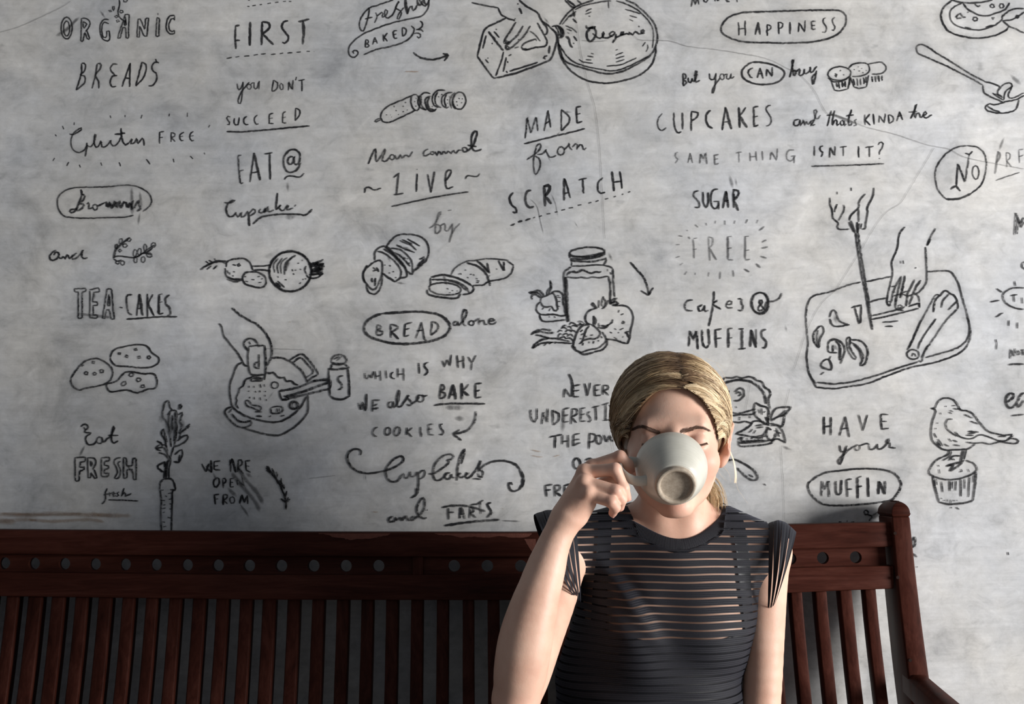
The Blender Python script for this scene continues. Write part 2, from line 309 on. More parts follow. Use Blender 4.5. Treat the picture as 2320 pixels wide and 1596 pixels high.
1690 620 1720 585 1790 568 1860 580 1880 630 1850 670 1780 690 1720 690; !1705 700 1735 785; 1735 785 1790 800 1850 785; !1850 785 1870 680;d 1730 715 1745 770;d 1765 710 1770 775;d 1795 710 1798 770;d 1825 700 1828 760;d 1845 695 1845 750;d 1735 625 1742 632;d 1775 600 1782 606;d 1805 615 1810 622;d 1780 640 1788 644;d 1815 655 1822 660;d 1845 635 1850 640
1865 580 1920 570 1985 565 2025 600 2020 640 1980 665 1900 670; d 1900 690 1905 740;d 1930 690 1935 740;d 1960 685 1965 740;d 1990 680 1990 730;m50 1900 700 2000 700;m60 1980 700 2020 760
@lettering|capitals reading CUPCAKES|E|3.8
w2.6 5 1025 -25 1060 -40 1110 -25 1165 5 1180 40 1155;w3.6 108 1015 112 1130 140 1200 175 1190;w5 !185 1018 188 1170;w4 !268 1008 265 1185; 268 1008 325 1020 320 1060 268 1095;w5 440 998 405 1030 398 1080 420 1140 458 1160;w4 !545 1178 575 970;w6.5 !575 970 628 1170;w3 !560 1105 615 1095;w5 !695 970 705 1155;w3.6 !760 970 705 1050;w6.5 !705 1050 770 1155;w4.5 !870 960 830 970 835 1145 872 1130; !832 1060 865 1050;w3 985 950 950 965 945 1000 985 1060 985 1120 945 1140
@lettering|script reading and thats running under the crack, then KINDA the|E|3
1240 1080 1200 1090 1195 1135 1235 1130 1250 1080 1250 1135 1275 1110 1285 1080 1290 1135 1310 1090 1320 1130 1350 1090; 1385 1085 1350 1095 1355 1135 1385 1125; 1345 1140 1380 1080 1400 1010 1385 990 1375 1010 1400 1080 1435 1040
!1530 1000 1495 1140; !1490 1045 1545 1038; w3.6 1562 1000 1545 1070 1538 1140 1560 1092 1580 1085 1582 1135 1602 1120; e 1630 1112 17 24; 1650 1088 1650 1135 1668 1120; 1715 990 1692 1060 1688 1125 1705 1135 1720 1112; !1670 1048 1735 1038; 1762 1078 1740 1090 1752 1110 1758 1130 1735 1140;m26 1500 1020 1760 1120
!1832 1035 1838 1130; !1880 1030 1840 1085 1885 1135; !1912 1030 1918 1125
@lettering|small writing reading KINDA the at right of the crack|F|2.8
!62 865 70 930; !105 925 110 870 145 925 155 855; !178 865 182 930; 178 865 212 880 215 910 182 932; !240 915 262 840; !262 840 285 905; !245 880 280 870
w3.4 345 895 375 830 390 785 380 800 375 890 395 850 410 860 420 890 440 870 465 860 455 840 440 870 460 890 505 865; !330 845 395 840
@lettering|spaced faint capitals reading SAME THING|E|3
w2.6 145 1375 122 1390 125 1420 148 1445 120 1475;w2.6 !235 1475 255 1385; !255 1385 278 1475; !242 1440 272 1435;w3.8 !342 1478 352 1385 375 1440 398 1380 408 1485;w3.8 !512 1398 472 1405 480 1490 515 1478; !475 1440 508 1435; w3.2 !670 1385 722 1375; !695 1380 698 1470;!795 1378 800 1455; !850 1370 855 1455; !798 1420 852 1415; !908 1365 912 1450; !980 1445 990 1370 1035 1448 1045 1345; 1195 1355 1150 1360 1125 1400 1140 1450 1180 1450 1205 1410; !1165 1415 1210 1408; !1195 1415 1195 1475
@lettering|spaced capitals reading ISNT IT? underlined|E|3
w3.4 !1378 1320 1378 1410;w3.4 1455 1320 1430 1330 1430 1360 1455 1385 1440 1420; !1515 1425 1520 1330 1562 1410 1565 1320; w2.6 !1610 1330 1670 1325; !1640 1328 1640 1410;w3.2 !1778 1320 1780 1425; !1840 1335 1915 1322; !1875 1330 1875 1420;w2.6 1955 1310 1975 1285 2000 1300 1990 1340 1970 1365 1965 1400; d 1965 1430 1968 1438;w3 !1350 1503 1600 1498 1780 1492 2010 1480
@charcoal_drawing|sketch of cut fruit on an oval dish at the top|F|4
660 0 600 50 575 110 590 180 640 240 740 275 860 287 970 270 1060 230 1085 200;w3 740 20 660 60 640 120 670 180 760 215 870 225 970 195 1030 150 1035 110;w4 650 0 740 20 860 20 960 0; 740 25 790 80 900 120 1000 95 1060 70 1090 20;w3.6 1030 130 1080 85 1140 65 1200 65; 1035 155 1100 150 1160 120 1200 90; 1040 160 1090 200 1130 215 1180 240 1200 250
e 832 143 20 14; e 960 45 16 16; e 1030 45 16 18; e 965 138 12 8; e 1150 125 14 12; !680 130 720 100 735 130 760 130; 700 110 690 140 730 135;d 770 90 780 95;d 755 205 800 215;d 910 205 970 190; 830 30 850 50 870 40
@charcoal_drawing|sketch of a long fork with a lump of food|F|3.6
900 610 800 560 640 460 540 400 470 350 420 335 390 355 395 395 440 420 600 490 740 560 870 630 890 640; 900 615 960 628 1020 655; 890 640 895 690 920 715 1040 770; !960 700 1040 755; !975 705 1035 725; 1020 655 1000 690 1005 715 1040 735 ;w2.8 1010 680 1040 640 1090 625 1110 650 1060 690 1045 760; 1110 650 1080 720 1110 740 1200 700; 1040 770 1140 750 1200 720
w3.4 940 780 905 810 940 840 1020 852 1110 840 1145 810 1160 755; 940 780 980 790 1060 770; 925 800 960 825 1020 845;m26 1090 560 1180 640
@lettering|the word NO inside a hand-drawn circle|F|3.6
w3 770 1098 850 1110 900 1160 915 1230 905 1320 870 1400 800 1460;w6 800 1460 700 1500 610 1500;w3.4 610 1500 550 1430 530 1340 540 1260 600 1170 690 1110 770 1098
w4.5 !700 1235 690 1400;w3.6 !705 1240 755 1375 780 1210 790 1160; !755 1155 790 1165 810 1140;w5 !645 1425 685 1400 720 1440;w2.4 e 835 1300 25 52
@lettering|faint capitals beginning PRE at the edge|F|3
w5 !1005 1140 980 1310; w4 1000 1140 1020 1160 1010 1200 985 1230;w2.2 !1065 1150 1070 1260; 1065 1150 1095 1160 1090 1200 1068 1210 1105 1255; !1160 1130 1165 1230; !1160 1130 1195 1125; !1160 1180 1195 1170; !985 1362 1070 1330 1165 1300;m20 1050 1030 1010 1140
@lettering|script reading Brownies in a long rounded outline|G|4
w3 995 352 1060 300 1082 250 1060 180 1000 130 900 92 780 90 620 105 480 108 320 112 200 150 140 220 140 310 190 390 280 412 450 420 640 412 800 410 900 390
w4.5 370 130 380 180 355 260 320 340 280 365 258 350 280 330 340 330; 375 180 410 190 395 240 350 270 400 280 385 320 330 350;w4 430 280 455 260 450 330 490 310; e 515 310 25 30; 540 300 600 270 620 260;w7.5 630 250 640 310 670 260 680 320 720 250 730 320 760 250 770 320;w6 780 320 800 260 830 270 840 320 870 260 880 340;w5 900 240 880 290 900 330 930 270 960 240 950 280 975 320 935 350
m30 880 100 890 400;m26 960 140 985 330;m22 965 350 945 500;m10 330 420 360 460
@lettering|small script reading and|G|3.8
125 740 90 760 60 800 65 835 110 840 150 800 150 770 120 760 100 790; 150 800 170 830 200 800 210 830 240 780 250 830 290 790; 330 770 290 800 280 830 330 820 370 780 395 730 380 800 400 825 440 815
@charcoal_drawing|sketch of a curled sprig with round leaves|G|3
w5 700 825 720 740 780 680 860 615; w3 700 815 750 800 820 808 900 815 980 780 1060 720 1110 690; e 775 650 16 28 15; e 855 635 22 18 -40; e 728 705 14 26; e 815 695 25 18; e 765 745 18 16; e 790 870 22 24; e 740 865 22 16; 700 825 740 855 780 840
e 915 770 18 38 10; e 960 755 18 36 8; e 1018 715 16 38; e 1100 690 20 28 30; e 1060 790 30 20 20; e 995 835 20 32; e 920 840 18 30; 880 815 940 810 1000 770 1080 790; m20 690 800 760 640;w4 990 775 1030 765 1090 720
@lettering|outlined capitals reading TEA|G|3
!305 1130 425 1125 420 1155 385 1160 385 1425 345 1425 345 1160 310 1160 305 1130; !460 1140 555 1118 560 1160 500 1165 490 1260 540 1262 540 1295 495 1295 495 1390 540 1390 540 1425 460 1420 462 1150; !590 1425 635 1130 680 1130 705 1435 675 1435 660 1340 630 1340 612 1425 590 1425; !640 1300 655 1185 665 1300 640 1300;m24 500 1140 510 1260;m30 340 1380 700 1420
@lettering|capitals reading CAKES on an underline|G|4
890 1190 840 1195 830 1250 845 1360 885 1390;w7 !990 1400 960 1180;w4 !960 1180 930 1400; !940 1330 985 1320; w4 !1038 1180 1040 1410; !1095 1185 1045 1280 1105 1400;w6 !1155 1190 1155 1385;w4 !1155 1190 1190 1180; !1155 1270 1190 1260; !1155 1385 1200 1375;w5.5 1265 1190 1225 1220 1225 1280 1265 1330 1268 1390 1240 1400;w4 830 1435 1000 1422 1180 1410 1340 1410;d 760 1315 790 1320
@lettering|tall capitals reading EAT|H|3.2
!480 210 450 215 458 355 472 478 498 465; !458 362 500 350; w3.2 !560 462 598 190;w6 !598 190 655 445;w3 !575 375 640 365;w3.2 !695 200 768 188;w4.5 !742 195 748 438
@charcoal_drawing|at sign circled above a small wavy line|H|4.6
1030 280 1000 340 950 372 900 360 872 300 880 220 930 165 990 165 1025 210 1020 270 1000 300 970 290; 960 225 920 235 910 280 935 300 960 270 970 220 970 290;w3 878 438 900 410 960 405 1020 415 1062 380;m26 905 450 915 560
@lettering|script reading Cupcake with a swept underline|H|4
325 650 370 655 420 635 400 630 360 660 340 720 365 780 410 775 430 740;w4 430 750 450 790 480 740 480 785 510 775 540 730;w5.5 545 740 555 870;w3.6 550 760 590 710 610 740 560 775; 660 710 640 740 680 745 710 700 690 750 730 690 730 740 780 720;w5 815 560 800 720;w3.6 805 720 850 670 830 700 870 730 900 690 920 670 905 720 960 700; !975 690 985 670
w4.5 588 850 660 790 780 765 900 758 1010 760 1080 765 1138 712;m50 880 800 1000 760;m30 830 820 820 900
@charcoal_drawing|sketch of two potatoes and a large round onion in a row|H|4.4
w5 345 1195 260 1195 180 1225 100 1275;w4 345 1225 300 1200 220 1210 130 1250; !150 1195 175 1215;!180 1185 210 1205; !230 1170 245 1195; !220 1270 255 1235; !160 1270 200 1240;m10 205 1270 205 1310
w4 340 1250 350 1200 420 1175 500 1170 560 1210 585 1280; 330 1260 340 1330 400 1360 490 1360; 345 1360 420 1385 490 1370; w5 350 1340 420 1365 480 1360;e 457 1230 14 14;d 405 1290 418 1300;d 395 1330 408 1332;d 350 1280 355 1310;d 370 1295 372 1320;d 400 1225 430 1235
w4.4 560 1295 620 1295 690 1330 710 1380 690 1430 640 1440 570 1425 510 1400 490 1350 520 1305 560 1295;d 510 1340 525 1335;d 515 1380 540 1385;d 575 1365 600 1368;d 630 1340 655 1335;d 640 1395 665 1390;d 665 1365 680 1355
w4 580 1240 660 1242 750 1230; 590 1280 670 1275 740 1285; w4.6 e 935 1290 198 190;w4 e 935 1290 194 184
w3 820 1170 780 1230 790 1300; 860 1165 815 1240 825 1310; 905 1160 850 1220 850 1310;w4.5 960 1150 890 1220 880 1320; 985 1140 920 1190 890 1290;w4 800 1390 850 1440; 815 1380 880 1440; 790 1400 830 1435;d 1000 1215 1015 1210;d 1040 1190 1050 1185;d 950 1270 960 1290;d 975 1280 990 1275;d 1020 1265 1035 1275;d 960 1310 968 1320;d 885 1365 900 1370;d 1050 1360 1056 1370;d 1070 1355 1078 1365;d 1020 1405 1035 1392;d 820 1335 825 1350;m40 900 1170 920 1260
w6 1100 1225 1180 1210 1240 1180; 1110 1250 1200 1225 1245 1215; 1130 1280 1250 1240; 1120 1300 1240 1265; 1110 1320 1240 1310;w4 1085 1320 1110 1350 1180 1350 1230 1320; 1080 1240 1065 1280 1090 1320; 1110 1230 1200 1200 1150 1240 1250 1220 1160 1260 1245 1270 1150 1290 1240 1300 1200 1330
@lettering|script reading Man cannot|I|3.6
208 350 270 215 280 330 360 215 330 310 360 325 390 290; e 415 290 22 24; 440 270 460 310 490 265 500 300 530 270 560 285 590 240; w3.4 725 220 690 240 690 280 740 260; e 760 255 18 16; 785 240 800 275 820 235 840 270 860 235 880 265 900 235 920 260 940 230 960 260 985 230 1010 230;w5 e 1040 225 22 22; w4.5 1060 240 1110 190 1145 90 1130 62 1100 110 1100 200 1130 240 1185 220; !1065 185 1140 200
@lettering|capitals reading LIVE between small waves on an underline|I|3.4
!428 465 475 425;w4.5 !470 430 450 610; w3.6 !430 615 512 600; w3 !630 430 622 590; d 626 392 630 398; w3 !720 435 748 595;w4.5 !748 595 778 415;w3.6 870 500 920 430 915 400 885 410 872 480 885 560 940 545; 178 600 185 560 220 548 260 575 318 555;w3 1048 480 1060 448 1110 455 1150 455 1168 430
w3.4 410 715 600 672 850 622 1072 588
@lettering|faint script reading by|I|3.6
735 900 770 880 820 800 835 768 820 765 800 820 785 930 800 948 830 920 830 880 795 870; 830 880 870 865 870 920 900 920 930 870;w4.5 935 860 930 940 905 1025;w3 930 950 960 900 1000 860;d 895 750 925 745
@charcoal_drawing|sketch of a sliced bread loaf, largest of the loaves|I|4
360 1075 400 1010 470 960 560 955 660 975 715 1030 732 1110 700 1190 600 1275; 400 1075 480 1085 560 1150 590 1220 590 1290;w5 540 1270 585 1300 600 1270 690 1190;w4.5 265 1180 268 1100 340 1055 380 1085 480 1180 530 1250 540 1320 490 1330 440 1365; 330 1290 440 1365;w4 290 1100 350 1120 440 1190 490 1270 480 1335;w5 370 1060 440 1130 500 1200 535 1260; 340 1080 420 1130 510 1230;w3.6 440 1110 500 1150 570 1230
w4.5 255 1195 310 1180 330 1220 325 1300 290 1400 250 1430 200 1390 165 1330 180 1260 255 1195;w3.6 190 1390 210 1450 260 1470 300 1440 325 1380 328 1300;w4 175 1370 165 1290 200 1220
w3 !480 1010 580 1050; !545 995 655 1055; !500 1000 590 1040; !450 1045 590 1105; !520 1085 610 1110; !560 1030 625 1090; !455 1050 520 1080;m30 500 1060 580 1090;m24 380 1120 400 1200;w5 !630 1230 700 1160; !650 1170 690 1150;d 250 1240 270 1260;d 280 1240 300 1280;d 240 1330 245 1370;d 270 1330 265 1400;d 250 1270 285 1260;d 390 1220 400 1230;d 350 1215 355 1225;d 385 1285 395 1290;d 420 1275 430 1280;d 440 1325 450 1330;d 480 1130 490 1140;d 505 1165 515 1160;d 520 1150 530 1165;d 560 1195 565 1210;d 545 1170 550 1160;m20 440 1370 540 1380
@charcoal_drawing|sketch of a long loaf with slices lying beside it|I|4
w3 920 1305 960 1240 1050 1190 1130 1180 1230 1165 1330 1170 1420 1180;w4 1405 1185 1460 1220;w3.6 1460 1220 1440 1290 1380 1335 1250 1360 1200 1390 1110 1395;w5 1060 1200 1150 1230 1220 1290 1250 1360 1258 1400;w5 !1140 1180 1200 1225 1255 1290; !1160 1190 1250 1285 1230 1200;w4 !1330 1180 1380 1275 1375 1190;
w5 750 1325 830 1305 900 1310 1000 1340 1100 1395; w4 745 1330 745 1390 760 1385; 750 1345 860 1345 960 1360 1050 1410 1080 1465; 1100 1395 1120 1420 1090 1460 1020 1475; e 870 1425 140 52 4;w5 715 1430 730 1475 860 1500 970 1505 1005 1465;w4 900 1355 980 1380 1060 1440
d 1040 1260 1052 1265;d 1000 1290 1012 1300;d 1085 1300 1100 1300;d 1060 1325 1070 1330;d 1110 1300 1122 1305;d 1140 1355 1165 1358;d 1140 1370 1160 1368;d 1135 1335 1150 1340;d 985 1300 995 1290;d 885 1420 900 1425;d 930 1440 940 1436;d 970 1440 976 1446;d 905 1455 915 1458;d 1250 1310 1256 1316;d 1310 1255 1318 1250;m26 850 1290 890 1400;m20 860 1290 900 1300;m14 1070 1130 1075 1190
@charcoal_drawing|sketch of a lidded glass jar|K|4.4
e 862 180 225 62 -3; w5 632 230 760 240 900 225 1080 185; 640 265 800 270 950 255 1080 215; !632 180 635 255; !1085 170 1085 215;w5 650 290 800 300 950 300 1100 265; !650 270 652 300; 1100 250 1105 300 1070 345;w3.6 !660 300 660 355; 660 362 850 355 960 345 1070 350 1150 365 1190 395;w5 655 370 610 400 565 440 565 560 575 760 600 1000 605 1090;w5.5 !590 500 605 760 615 1000 628 1080;w5 !580 500 590 800 605 1000
w4.6 1190 395 1200 560 1215 760;w5 600 485 630 440 690 435 730 445 800 410 850 430 910 455 960 440 1040 435; w4 600 500 700 515 780 505 860 515 940 500 1010 510 1130 490;w5 1140 495 1160 600 1160 700 1155 850; m40 1130 180 1190 300;m26 650 80 720 110;m16 960 620 985 670;w3 1120 400 1125 430; 1160 440 1165 470
@charcoal_drawing|sketch of a sandwich with stalks beside the jar|K|4
w5 110 705 180 690 240 675 290 720 300 750; 120 715 200 700 250 720 280 760; 150 790 145 740 200 725 260 770; 380 545 398 620 350 680 335 740; 385 560 395 640 370 720;w4 260 830 270 770 330 745 400 715 440 730 465 800 470 860 480 915 450 940 420 920 400 880 340 890 290 880 260 830; 400 710 450 685 520 700 550 740 550 830 570 900 580 1000
250 825 205 880 210 940 260 985 340 990 430 985 520 1005 590 995; 245 990 260 1050 310 1080 400 1075 500 1065 590 1055;w3 !275 920 300 900; !365 945 385 905; !470 760 520 770; !480 815 510 815; !470 740 500 745; !480 880 510 885; 370 1010 380 1025; 435 1010 450 1025
@charcoal_drawing|sketch of a strawberry and a cheese wedge under the jar|K|4
990 905 920 920 860 960 835 1040 860 1100 910 1115;w4.4 1190 870 1330 870 1410 910 1455 1010 1445 1100 1420 1200 1410 1290 1380 1365; 1380 1365 1280 1335 1200 1315 1110 1305;w4 930 830 925 870 985 905 960 870 930 830; 1070 750 1050 850 1080 900 1060 900; 1130 800 1100 880 1050 910; 1075 760 1100 830 1080 900;w5 1010 800 1010 900;m36 1000 800 1020 890; 1160 860 1190 800 1240 770 1200 830; 1160 850 1230 820 1260 850 1180 865;w4 !1155 850 1160 780
w3.6 !1270 930 1262 960; !1298 990 1330 975; !1310 1105 1355 1095 1330 1070 1310 1100; !1215 1165 1235 1185; !1280 1185 1325 1160; !1265 1210 1270 1230; !1155 1210 1180 1230; !1345 1220 1400 1205; !1325 1265 1325 1285; !1210 1280 1250 1305; 1350 1220 1380 1240 1400 1290
@charcoal_drawing|sketch of a corn cob and a filled bun at the foot of the jar|K|4
w4.6 940 1005 975 1060 960 1130; 945 1010 945 1130; 1010 1095 1015 1150 985 1160; 1040 1130 1110 1135 1150 1105 1090 1160 1020 1160; w3.6 1190 1050 1170 1100 1120 1125;w5 900 1110 800 1130 740 1200 700 1300 680 1380 720 1430;w5.5 665 1380 690 1430 760 1470 820 1500 940 1475;w4 890 1130 840 1200 810 1310 760 1370; 915 1110 990 1170 1030 1240 970 1300 880 1300 800 1330; 1050 1210 1100 1280 1090 1350 1000 1420 900 1440 770 1480; 1110 1290 1115 1370 1060 1440 940 1475
w5 !890 1330 880 1360; !945 1330 935 1360; !1005 1320 1010 1335; !770 1300 790 1295; !780 1250 815 1230; !770 1210 800 1185; !840 1270 860 1268; !905 1255 935 1252; !1040 1270 1055 1290; !800 1385 810 1350
w3.6 480 1215 500 1190 540 1200; 530 1160 560 1125 600 1130; 630 1120 660 1090 710 1110; 740 1080 780 1070 820 1090; 520 1170 560 1150 600 1175; 600 1150 640 1140 660 1180; 660 1140 700 1125 740 1150; 580 1210 620 1180 660 1210; 640 1200 680 1190 720 1220; 480 1290 500 1240 540 1240; 540 1260 580 1230 620 1250; 600 1270 650 1240 690 1280; 500 1290 560 1270 590 1300; 580 1300 640 1290 680 1330; 700 1100 730 1130 780 1110; 760 1090 790 1120 830 1100
w5 135 1250 200 1200 280 1180 400 1190; 180 1225 260 1205 350 1225 440 1220;w4 190 1250 260 1260 360 1290 480 1300 640 1335;w5 150 1425 200 1360 280 1310 360 1300; 155 1425 240 1370 330 1350 420 1345; w4 420 1345 540 1350 660 1360; !300 1390 340 1360; !370 1370 400 1345; !440 1360 460 1350
@charcoal_drawing|long curved arrow pointing down beside the jar|K|4.4
1415 310 1500 400 1580 490 1620 570 1650 660 1655 740; !1555 680 1600 705 1650 740; !1650 740 1715 640
@lettering|capitals reading SUGAR with a smudged R|L|4
320 125 285 130 275 170 320 220 320 265 285 265; 355 135 360 230 385 270 400 220;w5.5 !400 135 402 230;w4 485 110 445 115 422 170 430 250 465 280 490 240; !445 215 495 215; !490 215 490 285; w4.5 !525 275 552 125;w5 !552 125 575 270; !535 215 575 205;w5.5 !620 110 620 270; 620 110 662 130 655 170 620 205;w7 !625 210 658 295;m26 580 -20 615 110;m16 630 0 650 100;m30 610 120 630 240
@lettering|faint capitals reading FREE in a ring of short rays|L|3.2
w2.8 !270 540 278 705; !270 535 305 530; !272 630 300 625;w3 !402 520 412 725; 402 520 440 535 435 590 408 615;w4 !408 615 470 720;w5 !568 520 570 715;w3.4 !565 520 600 518; !568 620 600 615; !570 718 612 718;w4 !718 520 718 715;w3 !715 518 748 515; !718 640 752 632; !718 718 762 715
w4.5 !838 465 880 432;w5 !862 568 900 548; !858 618 912 606; !848 688 900 704; w6 !812 752 848 785;w5 !710 798 752 824;w3.6 !612 808 618 862; !503 820 498 885; !405 825 398 860; !288 828 286 850; !215 820 195 845;w2.4 !180 745 155 765; !158 688 120 698; !122 590 155 588;w4 !145 510 178 516;w6 !230 518 240 540;w3 !212 460 222 468; !290 415 310 438; !380 400 385 420;w3.6 !462 380 458 408; !544 380 544 415; !628 380 622 405; !738 368 722 405; !828 375 815 405
@lettering|wide lower-case writing reading cakes|L|4.6
265 1065 225 1070 200 1105 210 1150 265 1158; 350 1105 315 1125 325 1160 355 1150 370 1110; 370 1110 368 1160 400 1155;w4.5 448 990 445 1080 425 1200 405 1290;w4 485 1065 445 1100 510 1145;w3.4 560 1105 605 1095 590 1070 560 1090 560 1130 610 1130;w4.5 655 1055 690 1055 680 1090 700 1110 690 1155 655 1150
@charcoal_drawing|ampersand inside a ring with a curling tail|L|4.2
e 850 1093 72 95; e 842 1088 74 88;w4 920 1080 980 1070 1020 1040 1032 1005; 890 1150 850 1100 840 1070 860 1065 865 1090 830 1130 840 1160 880 1140 900 1085 920 1080;m20 850 1200 860 1260
@lettering|bold capitals reading MUFFINS|L|5
!232 1465 245 1325 275 1410 300 1325 312 1490;w4 348 1320 352 1430 380 1480 405 1450;w6 !400 1310 410 1450;w6 !460 1320 468 1475;w4.5 !460 1325 515 1312; !465 1400 512 1390;w6 !572 1310 575 1475;w4 !570 1312 608 1308; !572 1395 605 1390;w6.5 !690 1320 690 1485;w4.5 !665 1315 705 1312; !660 1488 722 1480;w6 !762 1470 770 1320;w7 !770 1320 810 1475;w4 !810 1475 812 1315;w5.5 900 1318 860 1330 862 1380 900 1430 890 1475 865 1475;m14 1060 1270 1080 1350;m30 640 1500 700 1520;m40 1080 540 1100 590
@charcoal_drawing|large sketch of hands slicing a baguette with a knife|M|3.6
w3 258 155 260 200 275 250 280 300 320 340 310 370 340 385 400 380; 310 200 290 260; 360 205 360 245 320 320;w4 515 125 470 180 465 230 410 280 400 320; !465 235 465 330; 575 80 570 140 530 220 530 270 515 350 515 375 490 382;w3 490 340 480 380; d 310 110 312 130;d 412 80 415 105;w5 !395 330 430 400; !410 320 440 410; !455 330 460 410; !470 340 455 415
w5 !445 410 465 560 490 720 520 860 545 1020 565 1110;w3.6 !465 410 480 540 505 700 535 870 555 1020 568 1110
w3.4 800 365 760 420 745 520 705 620 710 700 690 800 670 900 685 935 700 930; 700 910 730 800 770 730;w5 !775 720 735 910; !800 720 770 880;w4 735 880 735 950 770 960 800 940; 1022 375 985 440 960 500;w5 985 450 960 500;w4 950 510 955 600 955 760 910 830 870 850;w5 !870 745 820 850 810 940; !915 750 880 800 830 930;w3 e 685 915 14 14; e 765 940 16 12; d 768 612 770 630;d 788 608 792 632;d 880 655 876 668; !700 800 735 790; !710 830 730 840; !785 840 820 830
w4 !545 910 600 890 665 880; !560 1010 660 985 740 965 790 970; !560 1035 680 1010 800 980 900 955; !830 940 905 915 905 950; 870 855 895 860 905 910; w3 720 865 780 850 820 865 860 855; !640 1055 750 1045; !660 1085 715 1085
@charcoal_drawing|sketch of a cutting board with rounded corners|M|3.8
960 690 1060 683 1130 690 1180 760 1210 860 1250 1000 1268 1100 1250 1180 1180 1240 1060 1280 950 1310; 700 725 600 745 520 762; 480 765 380 790 260 835 140 865 95 930 85 1050 100 1200 90 1300 110 1430 160 1500;w5 105 1420 160 1525;w4 165 1490 280 1500 400 1490 560 1450 740 1390 900 1340; 160 1525 280 1535 400 1520 520 1500 680 1440 850 1380 1000 1350 1150 1300 1240 1240 1275 1150 1265 1060 1250 1020
@charcoal_drawing|sketch of a leek lying on the cutting board|M|3.6
820 1255 860 1180 900 1080 960 970 1020 860; 830 1240 920 1040; w3.6 1020 860 1050 855 1020 900 1005 985; 1050 870 1090 825 1125 845 1165 870 1185 930 1180 960; 1125 845 1075 900 1065 950; 1180 900 1115 965; 1180 960 1100 1040 1030 1140 970 1230 920 1310; 1025 1030 960 1120 910 1200 895 1250; e 860 1288 45 35 10; 850 1300 865 1275 880 1305; 970 1220 940 1270 920 1340 900 1330
@charcoal_drawing|scattered chopped vegetable pieces sketched on the board|M|4
w4 255 1020 270 975 295 970 310 1010 330 1050 390 1070; 258 1030 275 1075 320 1085 400 1072;m30 290 990 310 1070;w4 !435 940 485 930 480 1060 470 1065 435 940; !415 950 440 938; w4 195 1080 150 1120 140 1180 180 1240 185 1180 215 1120 195 1080; 170 1110 165 1180 180 1230;m16 190 1120 175 1200
w5 245 1220 255 1190 300 1180 350 1210 365 1260 335 1355;w6 300 1190 330 1230 330 1330;w4 245 1220 250 1270 310 1275; 280 1220 280 1270;m30 260 1210 330 1260; w4 400 1160 380 1180 390 1260 430 1320 445 1310 405 1240 405 1170 400 1160; 410 1180 480 1190 530 1250 520 1340 490 1370 480 1360 500 1300 460 1230 410 1200;w5 430 1215 470 1260 490 1330; 530 1250 540 1290;w5 205 1340 240 1320 265 1350 265 1400 195 1375 205 1340;m40 210 1350 260 1380;w3 !265 1300 250 1330; !190 1435 215 1415
@charcoal_drawing|sketch of three lumpy cookies with chips|N|3.8
75 350 120 280 180 215 270 185 340 210 400 260 412 310 380 375 300 405 200 425 140 440 90 410 75 350; 390 180 420 120 500 92 620 75 690 90 725 140 780 180 775 225 720 255 640 262 520 250 440 245 400 210 390 180; 370 390 440 370 510 300 580 295 660 310 740 310 768 370 755 425 690 435 610 462 520 440 400 455 365 420 370 390
e 255 218 13 13; e 197 305 15 14; e 265 310 16 12; e 322 288 16 16 -20; e 465 147 14 8; e 525 170 12 11; e 595 115 13 9; e 623 177 15 12; e 702 177 15 14; e 562 318 22 14 -10; e 620 358 19 15; e 500 390 22 15 -40; e 652 410 18 12; !160 250 180 238
@lettering|script reading Eat above the outlined word|N|4.4
w4 155 735 180 715 215 730 200 760 175 740; 205 755 180 775 240 790 200 810 195 850 215 880 260 875 280 850; e 305 845 24 28; 325 820 330 865 350 850 400 800 425 740 415 740 400 830 415 865 455 850; w4 !375 805 455 805;m20 190 880 140 980;m14 310 890 350 905
@lettering|outlined capitals reading FRESH|N|3.4
!105 985 190 980 190 1015 150 1020 145 1060 180 1060 180 1085 145 1090 140 1170 110 1175 108 985; !208 985 212 1145 235 1145 235 1100 265 1150 285 1145 260 1080; 208 985 265 990 272 1035 250 1080; !235 1010 250 1040 235 1060 232 1010; !320 985 385 980 385 1010 345 1015 345 1045 380 1050 375 1075 340 1080 345 1110 378 1110 375 1138 318 1135 320 985; 475 985 440 990 420 1020 440 1070 450 1100 425 1150 460 1145 475 1090 450 1030 475 1015; !495 985 500 1150 525 1150 525 1080 570 1080 575 1160 598 1160 600 990 572 990 570 1050 525 1050 520 985 495 985;m20 500 1010 590 1130
@lettering|tiny script reading fresh underlined|N|3
w3.4 365 1230 350 1270 352 1320 322 1358; !335 1285 380 1275; !383 1262 386 1296; 385 1276 396 1262 408 1265; 412 1282 430 1272 422 1260 410 1275 415 1296 436 1290; 462 1260 445 1266 452 1280 460 1290 440 1297;w3.4 !502 1230 480 1296; 482 1290 500 1266 514 1274 510 1294 560 1272;w3 375 1325 460 1325 540 1328 615 1332;m20 350 1350 380 1400
@charcoal_drawing|sketch of a carrot with tall leafy top behind the bench|N|4.4
860 525 830 540 815 600 810 650 835 680 860 740; 860 525 870 580 885 600 850 640; 870 610 860 700 870 800 880 900; 885 605 920 610 930 700 920 800 905 900; 910 620 915 740 900 850; 890 640 890 760; !940 600 945 565 968 555 955 600; 935 640 970 625 950 700 970 720 940 790; 1030 715 1000 740 1015 745 1030 715; 1010 745 960 780 940 840; 930 850 980 810 1015 810 1000 850 950 880 900 900; 905 960 960 920 970 960 940 1020 900 1015; 940 1010 950 960; 820 750 800 790 830 840 840 900; 820 750 830 800 850 860; 765 850 800 870 810 900 750 910 800 930; !755 905 790 880; 780 945 830 960 860 1000; 810 880 840 890 850 950; 830 1015 770 1055 800 1090 820 1100; 830 1015 825 1060
